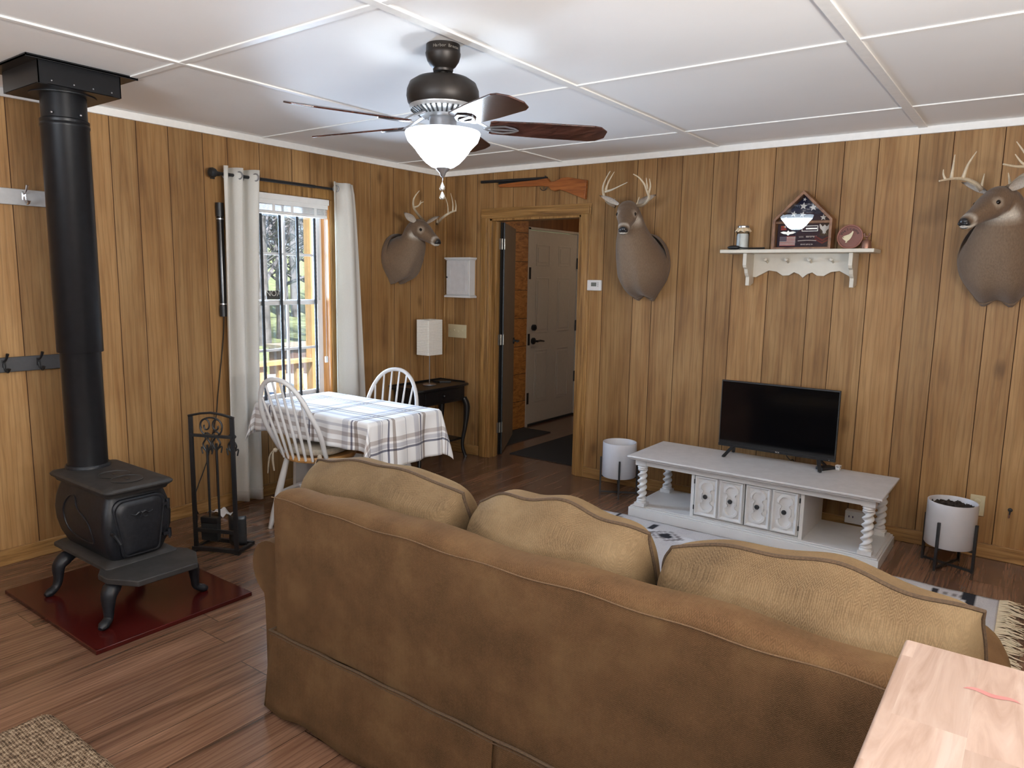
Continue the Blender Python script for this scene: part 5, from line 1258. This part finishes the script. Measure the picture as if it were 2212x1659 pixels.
for cxs, s_ in ((BX0-.02,-1),(BX1+.02,1)):
    b = MB(); b.grid(lambda u, v: (cxs+s_*(-.002+.03*v)+s_*.0, -3.402-.02*v+(.93+.02*v)*u, .305-.288*v), 30, 8); b.build('side_skirt', M['sofa'], t, smooth=180, solid=.005)
b = MB(); b.tube([(BX0-.024+(BX1-BX0+.048)*i/60, -3.4085, .306+.0015*math.sin(i)) for i in range(61)], .0045, 6)
b.tube([(BX0-.024+(BX1-BX0+.048)*i/60, -3.4075, .293+.0015*math.sin(i)) for i in range(61)], .0018, 5); b.build('skirt_welt', M['welt'], t)
for cxs in (BX0-.02,BX1+.02): b = MB(); b.tube([(cxs,-3.41,.306),(cxs,-2.95,.306),(cxs,-2.49,.306)], .0045, 6); b.build('skirt_welt', M['welt'], t)
def pillow(label, x0, x1, zc, hh, th, yc, lean, seed, grp):
    t = thing('back_cushion', label, 'cushion', ((x0+x1)/2,yc,.42), group=grp)
    xc = (x0+x1)/2; hw_ = (x1-x0)/2; rs = random.Random(seed); ph = [rs.uniform(0,6) for _ in range(6)]
    ca, sa = math.cos(lean), math.sin(lean)
    def outline(u, v):
        # pinched-edge square with small ears
        x = u*hw_*(1-.035*(1-v*v)**2*0-.03*(1-abs(v)**3)*(abs(u)**3)*-1*0); ear = (abs(u)*abs(v))**8
        sx = 1-.045*(v*v)*(1-ear*1.0)*abs(u)**2; sz = 1-.05*(u*u)*(1-ear*1.0)*abs(v)**2
        return u*hw_*sx*(1-.10*abs(v)**5*abs(u)**3*(1 if u < 0 else .35)), v*hh*sz*(1-.20*abs(u)**6*abs(v)**2*(1 if u < 0 else .45))+.010*math.sin(4*u+ph[0])*abs(v)+.006*math.sin(9*u+ph[1])*abs(v)
    def pt(u, v, side):
        x, z = outline(u, v); k_ = max(0,(1-abs(u)**4.5))**.5*max(0,(1-abs(v)**2.8))**.5
        d = th*k_*(1+.05*math.sin(3*u+ph[2])+.04*math.sin(5*u+3*v+ph[3]))
        d *= .80 if side > 0 else 1.18
        wv = .006*math.sin(7*u+ph[4])*abs(v)**3
        y = side*d+wv
        return V((xc+x, yc+y*ca+z*sa, zc+z*ca-y*sa))
    b = MB(); N1, N2 = 44, 26
    for side in (-1,1): b.grid(lambda p_, q_: pt(2*p_-1, 2*q_-1, side), N1, N2)
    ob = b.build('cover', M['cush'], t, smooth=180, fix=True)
    per = [pt(-1+2*i/40,1,0) for i in range(40)]+[pt(1,1-2*i/24,0) for i in range(24)]+[pt(1-2*i/40,-1,0) for i in range(40)]+[pt(-1,-1+2*i/24,0) for i in range(24)]
    b = MB(); b.tube(per, .0058, 6, loop=True); b.build('welt', M['welt'], ob)
    return t
G = 'loose back cushions of the sofa'
LN = math.radians(-16)
pillow('tan back cushion at the left end of the sofa', 2.06, 2.855, .655, .232, .165, -3.045, LN, 1, G)
pillow('tan back cushion in the middle of the sofa', 2.875, 3.505, .668, .232, .165, -3.045, LN, 4, G)
pillow('tan back cushion at the right end of the sofa, partly behind the counter', 3.525, 4.275, .668, .232, .165, -3.045, LN, 8, G)
for i, (x0, x1, nm) in enumerate(((2.26,2.87,'left'),(2.88,3.48,'middle'),(3.49,4.09,'right'))):
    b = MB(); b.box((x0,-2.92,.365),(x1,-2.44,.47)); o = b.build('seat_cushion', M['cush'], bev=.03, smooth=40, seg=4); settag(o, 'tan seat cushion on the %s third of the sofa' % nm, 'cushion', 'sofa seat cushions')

# ------------------------------------------------------------------ butcher block counter
t = thing('kitchen_cart', 'pale butcher block counter at the lower right in front of the sofa', 'counter', (4.75,-3.87,0))
b = MB(); b.box((4.16,-4.30,.882),(5.35,-3.447,.922)); tp = b.build('worktop', M['butcher'], t, bev=.006, smooth=0)
p = on(2,.9225,2138,1499); b = MB(); rs = random.Random(4)
b.grid(lambda u, v: (p.x-.035+.075*u, p.y-.006+.012*v*math.sin(PI*min(1,max(0,u)))**.5+.004*math.sin(9*u), .9225), 16, 2); b.build('red_stain', M['redmark'], tp, smooth=0)
b = MB(); b.box((4.26,-4.22,.06),(5.28,-3.53,.882)); b.build('cabinet_base', M['white'], t, bev=.004, smooth=0)
for x in (4.26,4.77):
    b = MB(); b.box((x+.01,-3.532,.12),(x+.50,-3.512,.86)); d_ = b.build('cabinet_door', M['white'], t, bev=.004, smooth=0); b = MB(); b.ell((x+.44,-3.505,.60),.014); b.build('knob', M['blk'], d_)
b = MB(); b.box((4.28,-4.2,0),(5.26,-3.56,.06)); b.build('toe_kick', M['blk'], t, smooth=0)

# ------------------------------------------------------------------ ceiling fan
FC = V((2.305,-2.61,0)); DZ = -.005
t = thing('ceiling_fan', 'dark bronze five-blade ceiling fan with a lit frosted bowl', 'ceiling fan', (FC.x,FC.y,H))
b = MB(); b.lathe([(.066,H-.001),(.067,H-.028),(.069,H-.032),(.068,H-.040),(.062,H-.06),(.050,H-.078),(.038,H-.088),(.040,H-.092),(.038,H-.100),(.022,H-.102),(.018,H-.092)], FC, 40); can = b.build('canopy', M['bronze'], t)
for i, c_ in enumerate('Harbor Breeze'):
    a = math.radians(-78+7.2*i); rr = .0672; text(c_, .0165, FC+V((rr*math.cos(a),rr*math.sin(a),H-.024)), (-math.sin(a),math.cos(a),0), (0,0,1), M['canlet'], can, 'letter', .0005)
b = MB(); b.cyl(FC+V((0,0,2.30)), FC+V((0,0,H-.095)), .0135, seg=20); b.build('downrod', M['bronze'], t)
b = MB(); b.lathe([(.02,2.322),(.06,2.320),(.105,2.312),(.130,2.296),(.141,2.27),(.143,2.245),(.138,2.222),(.130,2.210),(.11,2.206)], FC, 56); b.build('motor_housing', M['bronze'], t)
M['lit'] = plain('vent_ring_pale', (.42,.42,.42), .35, .6)
b = MB(); b.lathe([(.132,2.210),(.131,2.205),(.122,2.192),(.085,2.172),(.060,2.166),(.05,2.17)], FC, 56); vr = b.build('vent_ring', M['lit'], t)
for i in range(36):
    a = 2*PI*i/36; c_, s_ = math.cos(a), math.sin(a); b = MB(); b.bar(FC+V((c_*.126,s_*.126,2.1935)), FC+V((c_*.092,s_*.092,2.1745)), .0065, .004, upv=(0,0,1)); b.build('vent_slot', M['blk'], vr, smooth=0)
b = MB(); b.lathe([(.05,2.175),(.054,2.165),(.054,2.135),(.058,2.130),(.058,2.108),(.03,2.106)], FC, 36); b.build('light_kit_neck', M['nickel'], t)
b = MB(); b.lathe([(.03,2.1075),(.118,2.1065),(.122,2.102),(.118,2.098),(.03,2.098)], FC, 36); b.build('bowl_baffle', M['nickel'], t)  # disc added to hold back the bowl's light from the ceiling
b = MB()
bowlp = [(.147,2.113),(.149,2.109),(.147,2.098),(.139,2.078),(.122,2.060),(.109,2.046),(.100,2.033),(.090,2.020),(.069,1.997),(.045,1.980),(.022,1.972),(.010,1.971)]
b.lathe(bowlp, FC, 48, cap=False); bw = b.build('glass_bowl', M['bowl'], t, smooth=80)
b = MB(); b.lathe([(.012,1.980),(.030,1.977),(.027,1.969),(.013,1.957),(.009,1.944),(.004,1.939),(.001,1.938)], FC, 24); b.build('finial', M['nickel'], t)
b = MB(); b.tube([FC+V((-.004,.0,1.945)) if i == 0 else FC+V((.001*math.sin(i),0,1.945-.009*i)) for i in range(3)], .0015, 5)
for i in range(24): b.ell(FC+V((-.002,0,1.965-.0019*i)), .0017, 6, 4)
ch_ = b.build('pull_chain', M['nickel'], t)
for zt_ in (1.922,1.887): b = MB(); b.lathe([(.001,zt_),(.004,zt_-.006),(.010,zt_-.019),(.0115,zt_-.025),(.008,zt_-.032),(.001,zt_-.034)], FC+V((-.002,0,0)), 16); b.build('pull_pendant', M['castdust'] if False else M['silver'], ch_)
PT = math.radians(13.8)
for kk in range(5):
    a = math.radians(44.2+72*kk); rad = V((math.cos(a),math.sin(a),0)); tan = V((-math.sin(a),math.cos(a),0))
    tv = tan*math.cos(PT)-V((0,0,1))*math.sin(PT); nz = rad.cross(tv); base = FC+V((0,0,2.140))
    out_ = [(.185,-.048),(.20,-.056),(.40,-.066),(.60,-.068),(.632,-.060),(.662,-.028),(.662,.028),(.632,.060),(.60,.068),(.40,.066),(.20,.056),(.185,.048)]
    dr = lambda r_: base+rad*r_+V((0,0,-(.012+.028*rad.dot(V((.66,-.75,0))))*(r_/.66)))
    b = MB(); b.add([dr(r_)+tv*w_ for r_, w_ in out_]+[dr(r_)+tv*w_+nz*.006 for r_, w_ in out_], [tuple(range(12)), tuple(range(23,11,-1))]+[(j,12+j,12+(j+1)%12,(j+1)%12) for j in range(12)])
    bl = b.build('blade', M['blade'], t, bev=.002, smooth=0)
    b = MB()
    b.tube([FC+rad*.085+V((0,0,2.182)), FC+rad*.12+V((0,0,2.165)), FC+rad*.155+V((0,0,2.150)), dr(.19)-nz*.004], [.013,.011,.010,.012], 8, flat=.55)
    for s_ in (-1,1): b.tube([dr(.165)-nz*.002, dr(.20)+tv*s_*.022-nz*.004, dr(.245)+tv*s_*.030-nz*.004, dr(.285)+tv*s_*.016-nz*.004, dr(.30)-nz*.004], [.009,.008,.008,.007,.006], 6, flat=.5)
    b.tube([dr(.19)-nz*.004, dr(.30)-nz*.004], [.009,.006], 6, flat=.5); b.build('blade_iron', M['nickel'], bl)

# ------------------------------------------------------------------ deer heads
def deer(label, n, B, wl, hu, P, N, antl, dax, seed, earL=1, earR=1):
    n = V(n); B = V(B); P = V(P); N = V(N); Z = V((0,0,1)); rs = random.Random(seed)
    t = thing('deer_head', label, 'deer head', B, group='mounted deer heads')
    d = (N-P).normalized(); HL = (N-P).length
    # centre line
    c = [B, B+n*.05, B+n*.12+Z*.012]
    neck_end = P-d*.045-Z*.028
    sh_ = B+n*.125+Z*.025
    M0 = sh_.lerp(neck_end, .34)+n*.018; M1 = sh_.lerp(neck_end, .62)+n*.014; M2 = sh_.lerp(neck_end, .84)+n*.006
    c = [B, B+n*.045, B+n*.095+Z*.012, M0, M1, M2, P+d*.010-Z*.012]
    w = [wl, wl*1.03, wl*.97, wl*.72, wl*.53, wl*.42, .068]; hu_ = [hu, hu*1.01, hu*.95, hu*.66, hu*.47, hu*.38, .073]; hd = [hu, hu*.98, hu*.88, hu*.62, hu*.47, hu*.40, .080]
    hs = [(.055,.070,.058,.078),(.095,.068,.054,.070),(.135,.056,.047,.060),(.175,.046,.040,.050),(.215,.040,.036,.042),(.245,.037,.033,.037),(.268,.031,.026,.030),(.278,.018,.014,.018)]
    sc = HL/.275
    for s_, ww, u_, dd in hs: c.append(P+d*s_*sc); w.append(ww); hu_.append(u_); hd.append(dd)
    K = 5; C = smoothpath(c, K); Wd = lerps(w, K); U_ = lerps(hu_, K); D_ = lerps(hd, K); nr = len(C)
    # lateral axis turns from the wall to the head
    Lw = n.cross(Z).normalized(); Lh = d.cross(Z).normalized()
    rings = []; b = MB(); NS = 28; meta = []
    for i in range(nr):
        T = (C[min(i+1,nr-1)]-C[max(i-1,0)]).normalized()
        if i == 0: T = n
        f = min(1, max(0, (i/K-1.5)/4.7)); Lx = Lw.lerp(Lh, f*f*(3-2*f)); Lx = (Lx-T*Lx.dot(T)).normalized(); Dz = Lx.cross(T).normalized()
        r_ = []
        for j in range(NS):
            a = 2*PI*j/NS; ca, sa = math.cos(a), math.sin(a)
            ex = .88 if i > 6*K else .95
            x = math.copysign(abs(ca)**ex, ca)*Wd[i]; z = math.copysign(abs(sa)**ex, sa)*(U_[i] if sa > 0 else D_[i])
            if i < 3*K:
                k_ = 1-i/(3*K)
                if sa < 0: x *= 1-.28*(-sa)**1.5*k_
                lump = .055*k_*(math.exp(-((a-PI*1.5-.42)/.16)**2)+math.exp(-((a-PI*1.5+.42)/.16)**2)-.8*math.exp(-((a-PI*1.5)/.15)**2))
                z -= lump; 
            if 6*K <= i <= 10*K and sa > .3: z *= 1-.05*abs(ca)
            r_.append(C[i]+Lx*x+Dz*z); meta.append((i/K, a))
        rings.append(r_)
    b.loft(rings)
    for i in range(len(b.v)):
        q_ = (b.v[i]-B).dot(n)
        if q_ < .001: b.v[i] = b.v[i]-n*(q_-.001)
    Dh = Lh.cross(d).normalized()
    def hp(s_, l_, u_): return P+d*s_*sc+Lh*l_+Dh*u_
    eyes = [hp(.098, s_*.060, .018) for s_ in (-1,1)]
    BR = (.150,.094,.056); DKB = (.085,.052,.031); GRY = (.185,.132,.090); WHT = (.56,.50,.42); BLK = (.02,.017,.015)
    def mixc(a, e, k_): k_ = max(0,min(1,k_)); return tuple(p_+(q_-p_)*k_ for p_, q_ in zip(a, e))
    for i, (s_, a) in enumerate(meta):
        s_ -= 1; sa = math.sin(a); p_ = b.v[i]; col = mixc(BR, DKB, max(0,sa)*.8 if s_ < 5 else 0)
        if s_ < 5: col = mixc(col, GRY, max(0,-sa-.2)*.8)
        if s_ >= 5: col = mixc(BR, DKB, max(0,sa-.55)*1.2)
        th_ = .15 if s_ < 4.7 else .62
        if 3.1 < s_ < 7.0 and sa < -th_: col = mixc(col, WHT, min(1,(-sa-th_)*2.6)*min(1,(s_-3.1)*1.6)*min(1,(7.4-s_)*1.2))
        if s_ > 10.2 and sa < -.1: col = mixc(col, WHT, min(1,(s_-10.2)*1.2)*min(1,(-sa-.1)*3))
        if 10.0 < s_ < 11.6 and sa > -.2: col = mixc(col, WHT, .55*math.exp(-((s_-10.7)/.45)**2))
        if s_ > 11.4 and sa > -.35: col = mixc(col, BLK, min(1,(s_-11.4)*1.4))
        de = min((p_-e).length for e in eyes)
        if de < .034: col = mixc(col, (.36,.29,.22), min(1,(.034-de)/.012)*.6)
        b.vc[i] = (*col, 1)
    def ear(s_, k_):
        root = hp(.005, s_*.058, .038); tip_d = (Lh*s_*.93+Dh*.42-d*.10).normalized(); out = (d*.85-Dh*.25+Lh*s_*.1); out = (out-tip_d*out.dot(tip_d)).normalized(); sd = tip_d.cross(out)
        R = []; Lr = .150*k_
        prof_ = [(0,.014,.5),(.12,.021,.45),(.28,.029,.35),(.45,.031,.3),(.63,.026,.25),(.80,.016,.25),(.94,.006,.3),(1,.001,.3)]
        for f_, ww, dp in prof_:
            cc = root+tip_d*Lr*f_-out*.012*math.sin(PI*f_); ring = []
            for j in range(14):
                a = 2*PI*j/14; y_ = math.sin(a); cup = .55*ww*(1-math.cos(a)**2)*0
                ring.append(cc+sd*ww*math.cos(a)+out*(ww*dp*.55*math.sin(a)*(1 if y_ < 0 else -.35) - 0*cup + ww*.45*math.cos(a)**2))
            R.append(ring)
        o_ = len(b.v); b.loft(R)
        for q in range(o_, len(b.v)):
            fidx = (q-o_)//14; a = 2*PI*((q-o_) % 14)/14; f_ = prof_[fidx][0]
            col = mixc((.30,.24,.19),(.50,.44,.37),.5) if math.sin(a) > .15 else BR
            if f_ > .9: col = DKB
            if abs(math.sin(a)) <= .2: col = DKB
            b.vc[q] = (*col, 1)
    ear(-1, earL); ear(1, earR)
    b.build('head_and_neck', M['fur'], t, smooth=180, sub=1, fix=True)
    for e, s_ in zip(eyes, (-1,1)):
        q = MB(); q.ell(e-Lh*s_*.002, (.0115,.0145,.0115), 14, 10, Matrix((Lh,d,Dh)).transposed()); q.build('eye', M['eye'], t)
    q = MB(); m_ = Matrix((Lh, d, Dh)).transposed(); q.ell(hp(.266,0,.010), (.026,.018,.020), 16, 10, m_)
    for s_ in (-1,1): q.ell(hp(.272, s_*.016, .004), (.012,.012,.012), 10, 8, m_)
    q.build('nose', M['nose'], t)
    q = MB(); q.tube(smoothpath([hp(.245,-.030,-.014),hp(.272,-.018,-.019),hp(.280,0,-.020),hp(.272,.018,-.019),hp(.245,.030,-.014)],4), .0022, 5); q.build('mouth_line', M['nose'], t)
    for beam in antl:
        q = MB()
        for pts, r0, r1 in beam:
            PP = smoothpath([on(dax, dv, *p_) for *p_, dv in pts], 5); nn = len(PP); o_ = len(q.v)
            q.tube(PP, [r0+(r1-r0)*(i/(nn-1)) for i in range(nn)], 7)
            for i in range(o_, len(q.v)):
                f_ = (i-o_)//7/(nn-1); base_ = r0 > .010
                k_ = (min(1, f_*2.2) if base_ else 1); q.vc[i] = (*[p_+(e_-p_)*k_ for p_, e_ in zip((.12,.07,.035),(.56,.46,.32))], 1)
        q.build('antler', M['antler'], t)
    return t
deer('buck head mount on the window wall left of the corner', (1,0,0), (0,-.60,1.69), .165, .195, (.285,-.63,1.935), (.50,-.640,1.80),
     [[([(916,478,.27),(904,464,.28),(894,449,.31),(893,433,.35),(898,422,.38),(906,412,.42)],.0125,.003), ([(894,448,.31),(903,445,.35),(910,438,.38),(915,436,.40)],.008,.002), ([(906,443,.36),(909,433,.38)],.006,.002)],
      [([(943,484,.27),(955,471,.28),(969,461,.31),(978,457,.35),(985,455,.38)],.0125,.006), ([(984,456,.38),(985,444,.39),(983,432,.40)],.008,.002), ([(978,457,.35),(978,438,.36),(973.5,417.5,.38)],.008,.002), ([(968,460,.31),(967,443,.30),(962,426,.29)],.006,.002), ([(944,483,.27),(944.6,472,.29)],.006,.002)]], 0, 1)
deer('buck head mount on the television wall between doorway and shelf, facing the room', (0,-1,0), (1.945,0,1.645), .185, .235, (1.915,-.27,2.035), (1.985,-.465,1.865),
     [[([(1329.5,446,-.27),(1314,437.5,-.28),(1307,427.5,-.31),(1303,415.6,-.34),(1303,402,-.38),(1309,386,-.42),(1318,370,-.46)],.0135,.003), ([(1308,414,-.35),(1320,410.5,-.38),(1330,406,-.41),(1355,394,-.46)],.009,.002), ([(1309,410,-.36),(1314,394,-.37),(1327,371,-.38)],.009,.002), ([(1330,443,-.27),(1328,429,-.30)],.007,.002)],
      [([(1373,445,-.27),(1387,443,-.28),(1397,435.5,-.31),(1402,425.6,-.34),(1398,413.6,-.38),(1392,398,-.42),(1381,384,-.45),(1368,376,-.48)],.0135,.003), ([(1401,418,-.36),(1405,402,-.36),(1403,386,-.36)],.008,.002), ([(1398,408,-.39),(1398,402,-.39),(1396,384,-.40)],.008,.002), ([(1375,443,-.27),(1381,425.6,-.31)],.007,.002)]], 1, 2)
deer('large dark buck head mount at the right edge of the television wall, looking left', (0,-1,0), (4.075,0,1.69), .205, .245, (4.055,-.31,2.0), (3.922,-.53,1.85),
     [[([(2121,411,-.30),(2110,399,-.31),(2088.5,388,-.35),(2061,385.6,-.42),(2029,391,-.50)],.015,.004), ([(2042,387,-.47),(2038,377,-.47),(2038,366,-.48)],.007,.002), ([(2055,385,-.43),(2059,360,-.43),(2063,334,-.42)],.009,.002), ([(2080,386,-.37),(2091,356,-.37),(2110,327,-.36)],.010,.002), ([(2120,402,-.30),(2126.5,375,-.33)],.008,.002)],
      [([(2164.5,413,-.30),(2186,399,-.30),(2210,380,-.32),(2236,370,-.38),(2240,358,-.44),(2212,360,-.52),(2190,359,-.56),(2167,354.5,-.60)],.015,.004), ([(2220,359,-.50),(2206,350,-.51),(2193,333,-.52)],.008,.002), ([(2238,360,-.43),(2218,336,-.44),(2196,305.6,-.45)],.009,.002), ([(2182,397,-.30),(2178,373,-.33)],.008,.002)]], 1, 3)

# ------------------------------------------------------------------ light, sky, camera
def area(name, loc, rot, sx, sy, power, col, spread=None):
    l = bpy.data.lights.new(name, 'AREA'); l.shape = 'RECTANGLE'; l.size = sx; l.size_y = sy; l.energy = power; l.color = col
    o = bpy.data.objects.new(name, l); COL.objects.link(o); o.location = loc; o.rotation_euler = rot
    return o
DAY = (.80,.89,1.0)
area('window_daylight', (-.30,-1.59,1.38), (0,-PI/2,0), 1.35,.62, PW1, (.56,.74,1.0))
area('rear_ceiling_fill', (3.2,-7.35,1.5), (PI/2+1.2,0,0), 2.5,1.15, PW2, DAY)  # added fill at the unseen rear window, tilted up to brighten the ceiling
area('kitchen_ceiling_fill', (XR-.0,-4.4,1.52), (0,PI/2+1.2,0), 1.1,1.7, PW3, (1,.985,.96))  # second added fill, aimed upward to even out the right of the ceiling
for nm, off, e in (('bulb_upper',V((.05,.03,2.085)),1),('bulb_upper',V((-.05,.03,2.085)),1),('bulb_upper',V((0,-.06,2.085)),1)):
    l = bpy.data.lights.new(nm,'POINT'); l.energy = PBULB; l.color = (.88,.94,1.0); l.shadow_soft_size = .03; o = bpy.data.objects.new(nm,l); COL.objects.link(o); o.location = FC+off
l = bpy.data.lights.new('hall_fill','POINT'); l.energy = PHALL; l.color = (1,.82,.6); l.shadow_soft_size = .08; o = bpy.data.objects.new('hall_fill',l); COL.objects.link(o); o.location = (1.3,2.2,2.2)  # unseen fill light added to lift the hall and its white door
wd = bpy.data.worlds.new('sky'); SC.world = wd; wd.use_nodes = True; nt = wd.node_tree; bg = next(n for n in nt.nodes if n.type == 'BACKGROUND')
sky = nt.nodes.new('ShaderNodeTexSky'); sky.sky_type = 'HOSEK_WILKIE'; sky.sun_direction = V((.5,.4,.75)).normalized(); sky.turbidity = 4
mx = nt.nodes.new('ShaderNodeMix'); mx.data_type = 'RGBA'; mx.inputs[0].default_value = .85; mx.inputs[7].default_value = (.72,.86,1.0,1)
nt.links.new(sky.outputs[0], mx.inputs[6]); nt.links.new(mx.outputs[2], bg.inputs[0]); bg.inputs[1].default_value = WSKY
l = bpy.data.lights.new('sun','SUN'); l.energy = PSUN; l.angle = .02; l.color = (1,.95,.86); o = bpy.data.objects.new('sun',l); COL.objects.link(o); o.rotation_euler = (math.radians(38),0,math.radians(70))
cd = bpy.data.cameras.new('camera'); co = bpy.data.objects.new('camera', cd); COL.objects.link(co)
cd.sensor_width = 36; cd.lens = 36*FPX/2212; cd.clip_start = .05; cd.clip_end = 300
mm = Matrix((RGT, UP, -FWD)).transposed().to_4x4(); mm.translation = CAM; co.matrix_world = mm; SC.camera = co
SC.view_settings.view_transform = 'Standard'; SC.view_settings.look = 'None'; SC.view_settings.gamma = 1; SC.view_settings.use_curve_mapping = False; SC.view_settings.exposure = EXPO
cy = SC.cycles; cy.max_bounces = 7; cy.diffuse_bounces = 4; cy.glossy_bounces = 3; cy.transmission_bounces = 4; cy.transparent_max_bounces = 8; cy.sample_clamp_indirect = 4; cy.caustics_reflective = False; cy.caustics_refractive = False; cy.use_denoising = True
